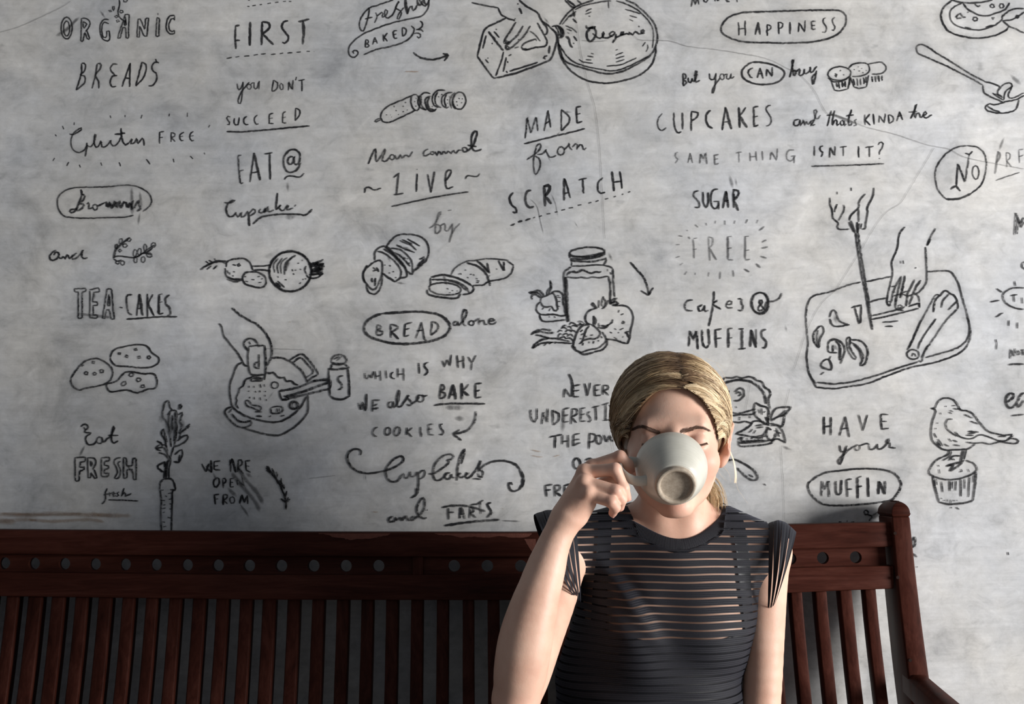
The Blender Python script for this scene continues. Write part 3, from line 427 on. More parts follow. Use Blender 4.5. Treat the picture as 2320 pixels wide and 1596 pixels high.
w5 870 1000 840 1040 820 1150; !850 1010 838 1150;w4 880 1000 860 1080 862 1150; 820 900 860 970 880 1000; 900 900 880 960 870 1000;m60 780 700 830 640;m60 950 650 980 800;m70 870 650 880 850;m40 760 880 800 930
w4.6 820 1155 790 1190 788 1240 800 1330 795 1420 800 1580; 820 1155 880 1155 905 1200 912 1245 890 1260 885 1400 880 1580;w3.4 !790 1245 820 1245; !870 1240 910 1242; !855 1275 880 1270; !800 1325 830 1328; !862 1320 885 1315; !815 1365 832 1362; !865 1355 880 1358; !805 1395 835 1390; !865 1395 882 1398; !810 1425 830 1420; !850 1465 878 1470; !805 1500 830 1505; !815 1540 840 1535; 830 1290 845 1300
@charcoal_drawing|sketch of a hand tilting a salt shaker over a bowl|O|4.4
w5 415 85 500 160 600 220 700 275 790 370 840 470 855 560 845 640 800 725;w4.6 270 260 300 290 325 390 400 490 470 570 520 650 550 710 590 725; 600 560 555 510 550 460 600 425 660 435 700 480 715 520; !600 455 620 490;w4 605 510 680 500 775 500;w5 600 515 590 620 600 740 615 810 680 825 770 820; 775 500 785 640 785 780 770 880;w4 !630 840 760 860; !640 860 755 870; !625 890 750 885; !630 840 625 890; !712 595 710 760; 710 680 670 690 670 740 710 755
w5 530 685 470 720 430 820 395 920 390 1020 410 1130 440 1190 540 1260 680 1310 860 1340 960 1325 1080 1260 1170 1170 1230 1060; 855 635 960 635 1080 690 1180 780 1240 890 1240 905; 1245 1040 1250 1150 1240 1240 1160 1340 1060 1420 940 1480 800 1475 660 1440 540 1400;w4.6 410 1170 360 1190 335 1235 380 1300 450 1370 540 1400 620 1370 630 1340 610 1325 560 1340 480 1320 410 1250; 410 1190 380 1240
w4 630 845 560 880 540 940 500 970 490 1020 460 1070 470 1100 460 1150 490 1190;w4.6 795 795 830 805 870 795 900 830 940 855 985 850 1010 890 1070 885 1090 915 1140 935;w3.6 560 1110 600 1105 640 1150 720 1165 735 1190 720 1215 680 1200 640 1180 580 1160 560 1110;w5 e 1090 1155 45 42;w3.6 e 1110 1155 40 38; e 885 935 40 35; w4 850 1180 900 1165 960 1170 975 1200 940 1240 850 1240 845 1200 850 1180; !905 1190 910 1230; !930 1190 930 1220
d 600 940 605 960;d 655 940 660 965;d 720 925 735 960;d 765 930 775 955;d 598 995 602 1005;d 670 1000 680 1015;d 720 990 722 1015;d 780 995 782 1010;d 610 1060 610 1080;d 660 1065 662 1090;d 720 1070 730 1100;d 775 1040 780 1060;d 790 1090 795 1105;w5 !670 1225 745 1225; !680 1272 740 1275; !820 1280 845 1270; !950 1275 990 1265;m40 870 1000 900 980;m14 810 1090 880 990;m30 900 840 920 900;m40 760 1480 850 1450;m20 780 1490 780 1540
@charcoal_drawing|sketch of a spatula and a rolling pin crossing the bowl|O|5
w4.6 1050 660 1120 615 1190 595 1250 650 1320 740 1360 815 1300 850 1240 895;w4 1090 685 1170 630 1240 700 1310 790 1230 850; w6 935 1000 1140 960 1290 900 1380 880 1480 865;w6 960 1100 1080 1070 1290 1020 1380 1000 1490 970;w7 1000 1060 1150 1020 1300 970 1400 930 1490 900;w5 935 1000 945 1050 975 1100; 1480 865 1500 900 1490 970;w4 980 1050 1040 1080 1000 1100 970 1080;w5 1300 890 1400 880 1490 890 1440 920
@charcoal_drawing|sketch of a small jar marked S with a domed lid|O|5
w4.4 1505 670 1530 620 1590 600 1640 610 1672 650 1665 685 1600 700 1530 690 1505 670; !1530 650 1590 620; !1570 665 1620 620; !1520 700 1500 745; 1520 700 1590 712 1650 700; !1650 700 1700 745;w5 !1470 755 1560 765 1700 745; !1475 760 1480 900 1490 1050;w5 1490 1050 1540 1080 1620 1090 1700 1060;w5 !1685 750 1700 900 1702 1060;w5 1635 830 1590 840 1580 880 1620 925 1620 965 1580 985
@lettering|smudged small capitals reading WE ARE OPEN FROM|P|4
w4 !105 315 160 425;w5 !160 425 205 310;w4 !165 350 235 435;w6.5 !230 265 238 435;w3.6 !275 280 278 400 365 398; !275 285 360 275; !278 345 330 340;w4.5 !505 430 495 255;w4 !520 240 495 330;w7 !520 240 575 435;w4 !610 260 600 430; 610 262 650 265 660 320 605 370; !605 370 680 450;w3.6 !775 270 710 275 720 400 780 430; !712 340 765 350
w4.5 320 505 275 540 270 610 300 640 340 600 345 540 320 505;w4.5 !390 530 405 650;w3.6 390 515 440 520 430 570 400 590;w3.6 !500 520 495 635; !495 520 555 515; !500 575 540 570; !498 635 545 632; !600 610 585 530 690 620 655 490
w4.5 !278 740 290 875;w3.6 !278 742 345 735; !285 805 330 800;w5 !400 745 400 885;w3.6 400 745 460 745 450 790 405 815; !405 815 460 870;w4 e 525 815 35 45; w6.5 !625 865 665 740;w4 !665 740 690 850; !690 850 735 750; !735 750 740 870
m60 580 320 700 520 860 700 960 880;m60 500 420 680 640 850 850 910 990;m30 620 860 700 960 760 1060;m50 450 640 600 780;m30 250 420 320 560;m40 700 440 810 500
@charcoal_drawing|sketch of a rosemary twig|P|5
w5 1000 400 1100 480 1170 580 1210 660 1250 760 1270 850 1270 950; w4.6 1020 345 1060 430 1140 510;!990 370 1070 430; !1080 375 1110 460; 1130 425 1150 450 1140 500;w5 !1205 510 1200 590; !1120 490 1160 590; !1245 595 1240 670; !1180 540 1240 650; !1280 690 1260 770;w5 !1195 795 1270 850 1325 800; !1305 775 1280 830;w5 !1000 345 1060 440;w7 !1270 860 1270 940;m30 1220 920 1300 950;m26 1010 400 1100 470
@lettering|capitals reading BREAD in a heavy oval outline|Q|3.6
w6.5 420 150 560 140 720 130 860 130 1000 150 1090 190 1145 250 1165 300 1130 370 1030 430 900 460 740 478 600 480 480 465 300 410 230 350 222 290 250 235 330 180 420 150
w3.6 !370 270 358 380; 370 270 405 285 400 315 365 330 425 350 410 385 358 382;w4.2 !515 265 515 415; 515 265 590 290 580 320 515 350; !520 350 600 430;w4 !670 265 660 400; !668 268 745 245; !668 325 715 310; !660 405 715 385;w3.2 !788 420 850 245; 850 245 865 330 880 420 905 440; !800 340 875 330;w4 !965 235 955 385; 965 235 1025 260 1030 320 955 388
@lettering|script reading alone beside the oval|Q|4
1240 235 1205 245 1200 275 1240 275 1250 235 1255 280 1300 240 1345 150 1335 105 1310 115 1300 200 1310 260 1340 285; e 1395 255 30 26; 1420 245 1450 220 1485 205 1475 270 1500 230 1530 225 1540 265 1570 270; 1580 240 1650 225 1620 200 1590 220 1590 260 1640 265 1670 235
@lettering|small capitals reading WHICH IS WHY|Q|3.4
w3.4 230 800 235 860 270 850 280 810 300 860 325 780; !340 780 350 870; !395 775 402 885; !345 840 400 830; !460 775 465 860; 540 790 515 810 515 850 555 865; !590 750 590 850;w4 !650 745 655 885; !590 815 655 810; w3.4 !820 690 825 810; 930 685 890 695 880 725 915 770 910 800 880 830
!1078 665 1100 735 1130 650 1160 725 1175 600;w4.5 !1240 605 1250 745; !1305 610 1310 750; !1245 680 1308 665; w4 !1360 625 1400 690 1445 605; !1400 690 1395 770
@lettering|mixed writing reading We also|Q|4.6
w5 !160 1125 190 1210 205 1120 235 1215;w6 !245 1030 238 1215;w4.5 !315 1095 312 1225; !315 1100 395 1095; !315 1165 365 1140; !315 1195 380 1185;w4.4 520 1115 485 1135 500 1185 530 1165 540 1110; 540 1110 545 1180 590 1120 610 1000 600 990 580 1060 590 1170 640 1150 700 1050 720 1045 690 1070 730 1110 745 1140 710 1160 690 1140; 740 1140 790 1110 830 1040; e 835 1080 38 42 -30; 850 1040 880 1055 915 1045
@lettering|underlined capitals reading BAKE|Q|4.6
!1065 925 1048 1080; 1065 925 1100 945 1090 985 1055 1000 1110 1025 1100 1065 1048 1082;w5 !1150 1085 1195 925; w7 !1195 925 1225 1090;w4 !1160 1045 1215 1030;w6.5 !1290 910 1292 1090;w4 !1365 925 1300 1000;w6.5 !1300 1000 1370 1050;w4.5 !1440 920 1440 1070; !1440 920 1508 912; !1440 1000 1490 990; !1440 1075 1505 1065;w5 985 1155 1100 1140 1300 1135 1545 1138;m50 1100 1180 1320 1180;m60 1200 1300 1330 1300
@lettering|spaced capitals reading COOKIES|Q|4
370 1395 330 1410 315 1450 330 1490 358 1498; e 478 1440 30 45 10; e 582 1440 32 50 15; !690 1400 685 1480; !745 1400 690 1445 745 1502;w5 !838 1390 845 1500;w4 !975 1360 925 1370 930 1475 985 1480; !925 1420 965 1415; 1080 1360 1050 1370 1060 1400 1090 1440 1080 1475 1045 1475
@charcoal_drawing|hooked arrow pointing back to the cookies lettering|Q|5
w6 1445 1220 1440 1300 1400 1380 1330 1440 1200 1470;w5 !1265 1425 1195 1470 1285 1540
@lettering|large flourished script reading Cup Cakes|R|4.6
w5 190 275 205 230 170 200 110 205 55 245 40 310 70 390 140 455 230 485 340 490 440 470 520 450 640 400 710 340 700 290 670 285 600 320 530 390 500 460 510 540 560 585 620 590 660 560 690 510;w4 690 510 720 490 720 540 760 545 790 470;w4 790 470 800 530 850 520 870 470;w5 880 470 890 560 885 680 860 745 800 785; 885 690 865 670 860 740;w4 890 500 930 460 965 460 960 520 900 560
1015 498 1080 490 1180 430 1250 370 1250 340 1230 330 1290 320 1310 280 1270 262 1190 280 1110 350 1070 430 1070 530 1100 575 1150 570 1200 530 1240 480; 1270 485 1220 490 1200 530 1230 560 1275 540 1280 490 1290 540 1330 540;w5 1345 580 1360 420 1390 290 1440 200 1435 260 1400 380; 1350 520 1400 480 1370 510 1400 545 1440 520;w4.6 1450 520 1490 490 1470 480 1450 530 1480 550 1520 520 1590 430 1640 330 1620 390 1610 440 1660 470 1650 530 1620 530 1600 490;w3.6 !1540 555 1635 560;w3.4 !1600 530 1655 540
w5.5 1600 470 1670 400 1760 355 1870 340 1960 350 2050 385 2100 440;w8 2100 440 2140 540 2130 630 2090 685;w5.5 2090 685 2030 705 1980 680 1965 620 1990 600 2010 630;m30 1990 370 2060 420;m16 250 490 260 600;m20 100 420 160 470
@lettering|small script reading and left of the struck-out word|R|4.4
w5 590 1000 540 1030 540 1070 600 1060 620 1010 620 1050 660 1035 680 1010 690 1060 720 1020 750 1000 760 1050 790 1050; 840 1000 800 1020 790 1050 840 1040 870 1000; 830 1030 900 1000 960 900 960 800 930 790 890 850 870 920 890 990 950 1030 985 1020;d 985 925 995 935
@lettering|underlined struck-through capitals reading FARTS|R|5
w5.5 1175 898 1260 880 1350 875 1450 880 1560 900 1640 930 1690 945;w6.5 !1245 905 1250 1045;w4.6 !1250 960 1310 955; w5 !1395 895 1385 1030; !1400 895 1445 1035; !1390 985 1430 975; !1510 895 1500 1025; 1510 895 1545 900 1545 950 1505 970; !1510 970 1580 1020;w4.6 !1510 870 1600 855 1665 810; !1630 835 1635 980;w5 1760 840 1715 850 1720 890 1760 940 1745 985 1705 1020
w6.5 1205 1115 1400 1085 1620 1060 1860 1045;m18 1860 1055 2120 1065;m34 1240 980 1290 1000;m40 1700 1000 1800 950
@charcoal_drawing|sketch of a pie and leafy garnish partly behind the woman|S|4.4
w6 70 205 130 180 220 165 320 180 400 230 450 300 465 380;w4.4 60 180 100 145 160 150 200 135 250 150 300 135 350 145 380 170 430 185 450 230 490 250 505 290 490 330 490 390 505 430;w4.6 -30 160 60 160; 180 275 220 240 260 255 260 310 220 350 175 355; 215 310 240 290 215 275 190 290;w6 !125 260 115 320;w4 !115 330 135 350
w4.4 135 450 200 470 260 460 330 440 370 430; 140 490 240 480 340 475 380 450; 150 540 220 550 280 540 340 560; !225 500 222 530; !320 490 318 510; d 135 410 155 412;d 190 405 200 420
w4.4 370 370 355 420 365 480 400 520 450 560 480 570; 370 370 420 400 470 410 490 460 480 540; 505 520 530 450 580 415 695 410; 695 410 640 480 620 560 600 600; 510 540 570 500 650 440; 500 530 600 490 640 480; 500 560 560 570 610 590; 190 655 260 620 320 580 350 540 420 540 470 560; 190 655 260 665 360 680 440 660 480 600; 480 590 470 640 480 690 520 710 560 660; 510 580 570 580 620 640 640 735; 520 710 580 700 640 735;w5 480 500 485 580; !460 500 490 560; !470 590 510 620
w3.6 !400 430 410 470; !420 420 430 480; !440 460 460 450; !310 640 340 610; !350 650 370 620; !370 580 440 570; !380 600 440 590; !540 620 600 650; !560 640 540 670; !560 600 580 680; !600 500 650 460
w4.4 210 705 260 680 250 720 460 710; 215 710 225 760 300 765 420 755 500 740 545 700; 220 735 360 730 480 715 550 700; 330 700 350 680 400 690 470 670;w3 !290 690 300 720; !370 695 360 720; !400 690 400 712; !430 680 430 705;m30 600 760 700 800;m26 660 660 640 720
@charcoal_drawing|sketch of a rounded spoon or pan handle below the pie|S|5
60 850 130 890 180 885 260 920 340 970 385 1030 375 1070 320 1065 250 1010 200 960; !310 1020 345 1045;m40 90 860 160 920;d 445 1105 460 1120
@lettering|spaced capitals reading HAVE|S|3.8
w5 !988 495 990 660;w4 !1052 500 1050 665; !990 590 1052 580; !1128 670 1180 495;w4.6 !1180 495 1218 685;w3.6 !1150 610 1210 600;w3.4 !1302 480 1340 625; !1340 625 1380 480; !1570 478 1502 475 1510 610 1572 602; !1505 540 1555 540
@lettering|script reading your under the capitals|S|3.8
1130 755 1140 810 1180 810 1190 780; 1195 760 1170 830 1140 920 1125 925 1118 890 1160 850 1220 790 1280 760; e 1290 778 24 28; 1310 760 1380 740 1400 745; 1400 745 1400 790 1440 790 1470 750; 1470 740 1475 790 1520 780 1580 710 1570 700 1550 730 1590 740 1580 775 1640 780
@lettering|capitals reading MUFFIN in a long rounded outline|S|4.2
w4.6 870 1080 940 1030 1020 1000 1140 985 1280 970 1420 968 1530 980 1620 1010 1675 1070 1685 1130 1650 1200 1600 1250 1480 1275 1300 1292 1150 1300 1010 1295 930 1260 870 1200 845 1140 850 1100 870 1080
w4.6 !965 1215 970 1080; !970 1080 1000 1160 1030 1075 1035 1225; 1095 1080 1095 1170 1115 1205 1140 1180 1145 1070;w5 !1190 1070 1200 1225;w4 !1190 1070 1240 1062; !1195 1155 1240 1150;w4.6 !1290 1050 1295 1240; !1290 1050 1325 1035; !1290 1135 1330 1125; !1385 1045 1392 1225;w5 !1480 1200 1485 1080; !1485 1080 1540 1200; !1540 1200 1538 1080
@lettering|stray curl and dots peeking above the bench end|S|4.4
w4 1350 1345 1380 1350 1385 1375 1360 1385 1345 1360 1350 1345; 1370 1380 1420 1400 1390 1440; !1420 1395 1500 1350;m40 1400 1430 1520 1360;w4 1118 1448 1130 1438 1145 1448; d 1190 1445 1200 1440; 1230 1450 1245 1440 1260 1448
@lettering|letter M cut off at the right edge|T|3.2
!795 285 805 125 835 210 862 160; !812 280 820 160 840 235 862 190;w3 870 470 850 480 848 510 870 525
@lettering|capital T in an oval ringed by rays at the right edge|T|3.4
862 652 780 655 720 690 718 730 750 770 820 798 862 800; !770 705 815 700; !790 702 795 750;d 848 720 850 760; !672 658 710 685; !795 605 802 640; !628 750 690 740; !665 858 715 825; !755 878 755 918; !815 892 815 935;w4.5 !665 1010 668 1030
@lettering|small word beginning NOT underlined at the right edge|T|3.6
w4.6 !768 1145 768 1080 795 1130 800 1075; e 822 1105 10 14; !840 1085 862 1082; !852 1085 855 1120; 752 1187 800 1183 862 1182;w2 !672 1030 668 1080
@lettering|large script letters ev at the right edge|U|5
w5.5 880 190 930 150 930 120 900 118 870 160 880 220 920 235 960 190 980 150 1000 120 1020 110; 960 190 970 230 1000 200 1016 170;w3.6 915 298 960 294 1016 288
@charcoal_drawing|sketch of a small bird perched on a muffin|U|3.4
w3.6 295 215 320 175 370 152 430 165 470 200 495 250 560 262 610 295 650 350 720 425 800 450 870 460 930 458 870 510; 295 215 290 235 255 240 290 250 285 290 265 350 255 430 265 500 310 550 370 580 470 578 560 570 620 530;w3 430 330 390 330 375 380 410 430 470 470; 450 430 500 475 570 490 620 475 660 455 720 470 830 510 880 500;w3.4 545 515 600 525 680 522 740 533 820 515 900 525 960 525 970 500 920 485 890 490
w3 !430 215 460 215; !440 240 490 245; !410 255 435 265; !400 270 425 282; 530 290 600 320; 580 345 650 370;w3.6 !560 428 645 435; !560 445 620 440; !545 460 605 462; !810 470 870 470;d 370 220 380 222;d 330 275 338 290;d 305 355 310 365;d 290 400 296 410; !310 490 350 550; !300 510 330 550; !280 440 300 480; !400 490 420 510; !430 500 470 515; !440 540 490 545; !360 530 400 550
w4 !398 585 400 615 350 640; !415 585 420 615 400 640 350 670; !520 580 495 680; !545 580 525 660;w5 495 680 430 700 380 712; 525 665 470 720 410 755; !440 705 405 755; !380 715 430 705
w3.8 350 640 290 670 250 730 240 775 300 805 380 825 470 820 560 795 620 760 630 730 600 690 540 665; 410 655 440 630 495 630;w3 400 665 440 655 450 665; 500 740 510 755 490 760; 560 740 570 760;d 315 705 318 718;d 322 740 325 775
w4.6 270 790 285 880 320 1010; 320 1010 380 1025 460 1025 540 1015 600 995;w4.6 !625 760 620 850 600 995;w3 !295 820 300 870; !340 840 350 930; !405 835 410 920; !430 840 425 900; !460 835 455 915; !500 820 500 965; !530 820 530 900; !570 800 562 970; !605 790 600 850;d 335 975 345 985;d 360 990 365 1000;d 385 990 390 1005;d 415 990 418 1015;d 440 990 442 1005;d 465 990 470 1000;w5 !460 1055 485 1068; d 415 1055 422 1060
@lettering|small stray marks on the wall right of the bench|U|4
w4.4 118 1295 95 1330 95 1375 112 1380 128 1340 120 1295;w5 88 1445 110 1440 135 1462;d 885 1420 888 1445;d 135 1540 140 1545
@lettering|capitals reading NEVER|V|4
w3.8 !340 420 348 350 395 415;w5 382 235 405 290 410 350 400 415;w3.6 !470 318 415 330 415 415 460 412; !415 370 462 362; !505 310 525 408; !525 408 550 305; !628 320 582 325 585 408 632 400; !582 365 622 358;w4 !650 325 648 400; 650 325 690 330 685 355 650 368; !655 368 692 402
@lettering|capitals reading UNDERESTI running behind the woman's hair|V|3.6
80 515 85 585 110 612 128 580; !130 505 130 590;w3.6 !168 630 180 530 212 620 215 505; w3.6 !252 520 258 635; 252 520 300 550 300 600 258 638;w4.4 !340 510 335 615; !340 512 385 500; !338 565 375 555; !335 615 380 610;w4 !405 510 398 630; 405 510 445 515 445 550 402 575; !402 575 440 620; !510 500 475 510 475 610 510 605; !475 560 505 550;w3.4 550 530 530 540 535 565 555 590 540 612 525 605; !565 500 620 485; !592 492 595 600; !640 480 695 462; !672 470 668 600; !650 602 700 595;w3 700 480 720 500 730 560;m26 345 530 330 700
@lettering|capitals reading THE POW running behind the woman|V|4
w4.4 !228 735 325 710; !275 725 270 820;w4 !330 715 330 790;w5 !375 715 375 815;w3.6 !332 770 375 760;w4.6 !418 715 415 805;w3.8 !418 715 465 705; !418 755 462 748; !415 800 468 775; w4 !545 700 538 825; 545 705 590 715 585 760 540 775; e 617 752 22 35; !655 715 680 775 700 720 725 770
@lettering|letters OF left of the raised hand|V|4.4
w4.6 e 443 940 28 42; w4.4 510 915 540 898 560 905 580 920; !515 925 520 965; !515 940 550 935
@lettering|letters FRE disappearing behind the wrist|V|4.6
!195 1115 205 1200; !195 1115 250 1105; !200 1150 238 1145; !270 1110 272 1200; 270 1110 315 1115 305 1145 272 1160; !275 1160 320 1198; !345 1115 350 1190; !345 1115 400 1100; !350 1150 385 1145
@plaster_crack|hairline crack running from the pan drawing down to the right edge|Z|2.2
1376 92 1350 94 1318 92; 1437 82 1450 90 1480 92 1518 93 1560 105 1620 112 1690 123 1740 134 1790 158 1815 172 1845 205 1872 255 1900 262 1960 287 2030 305 2100 328 2150 338 2185 356 2240 368 2320 383
@plaster_crack|hairline crack dropping through the pan and the word SCRATCH|Z|2
1296 15 1308 60 1315 110 1330 180 1345 230 1353 275 1360 350 1365 440 1371 540
@plaster_crack|faint branching crack crossing the cutting board sketch|Z|1.1
2117 335 2090 380 2060 430 2040 460 2010 480 1985 510 1955 560 1930 600 1895 655 1860 690 1830 745 1812 800 1800 835
@plaster_crack|faint dark crack at the upper left corner|Z|2
0 73 40 62 90 40 140 16 160 2
@plaster_crack|faint vertical scratches below the cupcake script|Z|1
1770 1010 1775 1100 1778 1180; 1790 880 1770 960; 1000 870 1004 930; 1700 870 1690 930; 600 790 690 793; 700 1085 760 1078
@rust_stain|rust brown horizontal streak just above the bench|Z|7
m9 -10 1166 60 1168 130 1164 210 1168 300 1169;m7 0 1164 100 1167 190 1165;m8 -10 1182 60 1178 120 1182 200 1178 240 1184;m14 -10 1180 10 1182 40 1184;m5 60 1178 90 1180;m10 200 1165 260 1169; w2 1205 1020 1225 1024; 1205 1033 1230 1036; 918 162 948 162; 845 1160 856 1161;d 1138 1152 1140 1154;d 655 729 658 731;w2.4 1255 1036 1268 1031
"""
# ---------------------------------------------------------------- charcoal lettering and drawings on the wall
CROPS = dict(A=(100,0,3.99),B=(420,0,5.3194),C=(780,0,5.32),D=(1060,0,5.0435),E=(1500,0,3.9896),F=(1960,0,3.325),
 G=(100,400,4.4333),H=(430,300,4.0914),I=(780,280,3.8),J=(1130,220,4.9865),K=(1180,540,5.7),L=(1500,400,3.8),
 M=(1800,400,3.191),N=(140,760,3.547),O=(440,680,4.8368),P=(440,1000,6.1053),Q=(780,680,4.8357),R=(780,980,5.2727),
 S=(1620,820,3.991),T=(2040,440,3.068),U=(2040,860,3.629),V=(1180,780,3.4703),Z=(0,0,1.0))
def catmull(P, n=6):
    if len(P) < 3: return P
    P = [np.array(p, float) for p in P]
    Q = [2 * P[0] - P[1]] + P + [2 * P[-1] - P[-2]]
    if np.allclose(P[0], P[-1]): Q[0] = P[-2]; Q[-1] = P[1]
    out = []
    for i in range(1, len(Q) - 2):
        a, b, c, d = Q[i - 1], Q[i], Q[i + 1], Q[i + 2]
        for k in range(n):
            t = k / n
            out.append(0.5 * ((2 * b) + (c - a) * t + (2 * a - 5 * b + 4 * c - d) * t * t + (3 * b - 3 * c + d - a) * t ** 3))
    out.append(P[-1]); return out
def resample(P, step):
    P = np.array(P, float); seg = np.linalg.norm(np.diff(P, axis=0), axis=1)
    s = np.concatenate([[0], np.cumsum(seg)]); L = s[-1]
    n = max(2, int(L / step) + 1); t = np.linspace(0, L, n)
    return np.stack([np.interp(t, s, P[:, 0]), np.interp(t, s, P[:, 1])], 1), L
class Marks:
    def __init__(s): s.v = []; s.f = []; s.ink = []
    def stroke(s, P, width, ink, soft, layer, smudge=False):
        P, L = resample(P, 5.0 if not smudge else 10.0)
        n = len(P)
        if L < 0.5: return
        T = np.gradient(P, axis=0); T /= np.maximum(np.linalg.norm(T, axis=1)[:, None], 1e-6)
        N = np.stack([-T[:, 1], T[:, 0]], 1)
        u = np.linspace(0, 1, n) * L
        taper = np.clip(np.minimum(u, L - u) / (2.2 * width) + 0.45, 0, 1) if not smudge else np.clip(np.minimum(u, L - u) / (0.9 * width) + 0.35, 0, 1)
        ww = width * 0.5 * taper * (1 + rng.normal(0, 0.13, n))
        strength = ink * (1 + 0.10 * np.sin(u / 23 + rng.uniform(0, 6)))
        if smudge: strength = strength * np.clip(np.minimum(u, L - u) / (0.8 * width), 0.0, 1)
        if not smudge: P = P + rng.normal(0, 0.28, P.shape)
        offs = [(-1, soft, 0), (-1, 0, 1), (1, 0, 1), (1, soft, 0)] if not smudge else [(-1, 0, 0), (-0.35, 0, 1), (0.35, 0, 1), (1, 0, 0)]
        b = len(s.v)
        for i in range(n):
            for sg, add, a in offs:
                d = (sg * (ww[i]) + (add if sg > 0 else -add))
                q = P[i] + N[i] * d
                p = unp(q[0], q[1], -layer); s.v.append(p); s.ink.append(a * strength[i])
        for i in range(n - 1):
            for k in range(3):
                a = b + i * 4 + k
                s.f.append((a, a + 1, a + 5, a + 4))
def parse_marks(text):
    cur = None; out = []
    for line in text.splitlines():
        line = line.strip()
        if not line or line.startswith('#'): continue
        if line[0] == '@':
            nm, lab, crop, wd = line[1:].split('|'); cur = [nm, lab, crop, float(wd), []]; out.append(cur); continue
        wd = cur[3]
        ox, oy, sc = CROPS[cur[2]]
        for st in line.split(';'):
            st = st.strip()
            if not st: continue
            kind = 's'; sm = 0
            tk = st.replace('!', ' ! ').split()
            nums = []
            for t in tk:
                if t[0] == 'w' and len(t) > 1: wd = float(t[1:])
                elif t == '!': kind = '!'
                elif t == 'e': kind = 'e'
                elif t == 'd': kind = 'd'
                elif t[0] == 'm': kind = 'm'; sm = float(t[1:])
                else: nums.append(float(t))
            if kind == 'e':
                cx, cy, rx, ry = nums[:4]; ro = math.radians(nums[4]) if len(nums) > 4 else 0
                nn = 26; a0 = rng.uniform(0, 6)
                pts = []
                for q in range(nn + 2):
                    a = a0 + 2 * math.pi * q / nn
                    x, y = rx * math.cos(a), ry * math.sin(a)
                    pts.append((cx + x * math.cos(ro) - y * math.sin(ro), cy + x * math.sin(ro) + y * math.cos(ro)))
                small = max(rx, ry) / sc < 9
                cur[4].append(('s', [(ox + x / sc, oy + y / sc) for x, y in pts], wd * (0.75 if small else 1)))
                continue
            pts = [(ox + nums[i] / sc, oy + nums[i + 1] / sc) for i in range(0, len(nums) - 1, 2)]
            if kind == 's': pts = catmull(pts)
            if kind == 'm': cur[4].append(('m', catmull(pts), sm / sc * 1.3))
            elif kind == 'd': cur[4].append(('s', pts, max(wd, 2.2)))
            else: cur[4].append(('s', pts, wd))
    return out
WSC = 0.72
for i, (nm, lab, crop, wd, strokes) in enumerate(parse_marks(MARKS)):
    mk = Marks(); layer = 0.0004 + 0.00001 * i
    faint = 0.55 if 'faint' in lab else 0.88
    for k, (kd, pts, width) in enumerate(strokes):
        if kd == 'm': mk.stroke(pts, width, 0.42, 0, layer, True)
        else:
            if nm in ('lettering', 'charcoal_drawing'):
                if k % 2 == 0 and len(pts) > 3: mk.stroke(pts, width * 6.0, 0.06, 0, layer, True)
                mk.stroke(pts, width * WSC, faint * rng.uniform(0.86, 1.0), 1.1, layer)
            else: mk.stroke(pts, width * (0.38 if nm == 'plaster_crack' else 0.8), 0.55, 0.7, layer)
    mat = {'plaster_crack': M_CRACK, 'rust_stain': M_RUST}.get(nm, M_CHAR)
    o = mesh_obj(nm, mk.v, mk.f, mat, wall)
    at = o.data.attributes.new('ink', 'FLOAT', 'POINT'); at.data.foreach_set('value', np.array(mk.ink, dtype=np.float32))
    o['label'] = ('charcoal ' if nm == 'lettering' and not lab.startswith('charcoal') else '') + lab
# ---------------------------------------------------------------- bench
def backY(z):
    d = max(0.0, 1.06 - z)
    return -0.078 - 0.14 * d - 0.34 * d * d
def onback(px, py, off=0.0):
    """point where the sight line of the photo meets the curved bench back (off = proud of it)"""
    z = 0.95
    for _ in range(12):
        p = unp(px, py, backY(z) - off); z = p.z
    return p
bench = empty('wooden_bench', (0.0, -0.35, 0.0), 'long reddish-brown slatted wooden bench with drilled back rail against the wall', 'bench')
def sweep(name, secs, mat, parent, bev=0.002, seg=2):
    """secs: list of closed loops of equal length"""
    v = []; f = []; n = len(secs[0])
    for s_ in secs: v += list(s_)
    for i in range(len(secs) - 1):
        for k in range(n):
            a = i * n + k; b = i * n + (k + 1) % n
            f.append((a, b, b + n, a + n))
    f.append(tuple(reversed(range(n)))); f.append(tuple(range(len(v) - n, len(v))))
    o = mesh_obj(name, v, f, mat, parent); fix_normals(o)
    if bev: bevel(o, bev, seg)
    if parent is not None: keep_world(o)
    return o
def ip(x, pts):
    return float(np.interp(x, [p[0] for p in pts], [p[1] for p in pts]))
def ipx(x, pts):
    if x < pts[0][0]:
        return pts[0][1] + (x - pts[0][0]) * (pts[1][1] - pts[0][1]) / (pts[1][0] - pts[0][0])
    return ip(x, pts)
T1 = [(0, 1201), (600, 1206.5), (1200, 1207), (1790, 1189), (2012, 1184), (2060, 1183)]
B1 = [(0, 1256), (600, 1261.5), (1200, 1263), (1790, 1245), (2012, 1240), (2060, 1239)]
T2 = [(0, 1297), (600, 1303.5), (1200, 1302.5), (1790, 1287), (2012, 1283), (2060, 1282)]
B2 = [(0, 1352), (600, 1360), (1200, 1361), (1790, 1344), (2012, 1335), (2060, 1334)]
def rail(name, T, B, off, depth, xa, xb, step=60):
    secs = []
    n = max(2, int((xb - xa) / step)); 
    for i in range(n + 1):
        x = xa + (xb - xa) * i / n
        a = onback(x, ipx(x, T), off); b = onback(x, ipx(x, B), off)
        secs.append([a, b, b + Vector((0, depth, 0)), a + Vector((0, depth, 0))])
    return sweep(name, secs, M_WX, bench, 0.0018)
rail('top_rail', T1, B1, 0.004, 0.032, -560, 2024)
rail('middle_rail', T2, B2, 0.004, 0.030, -560, 2026)
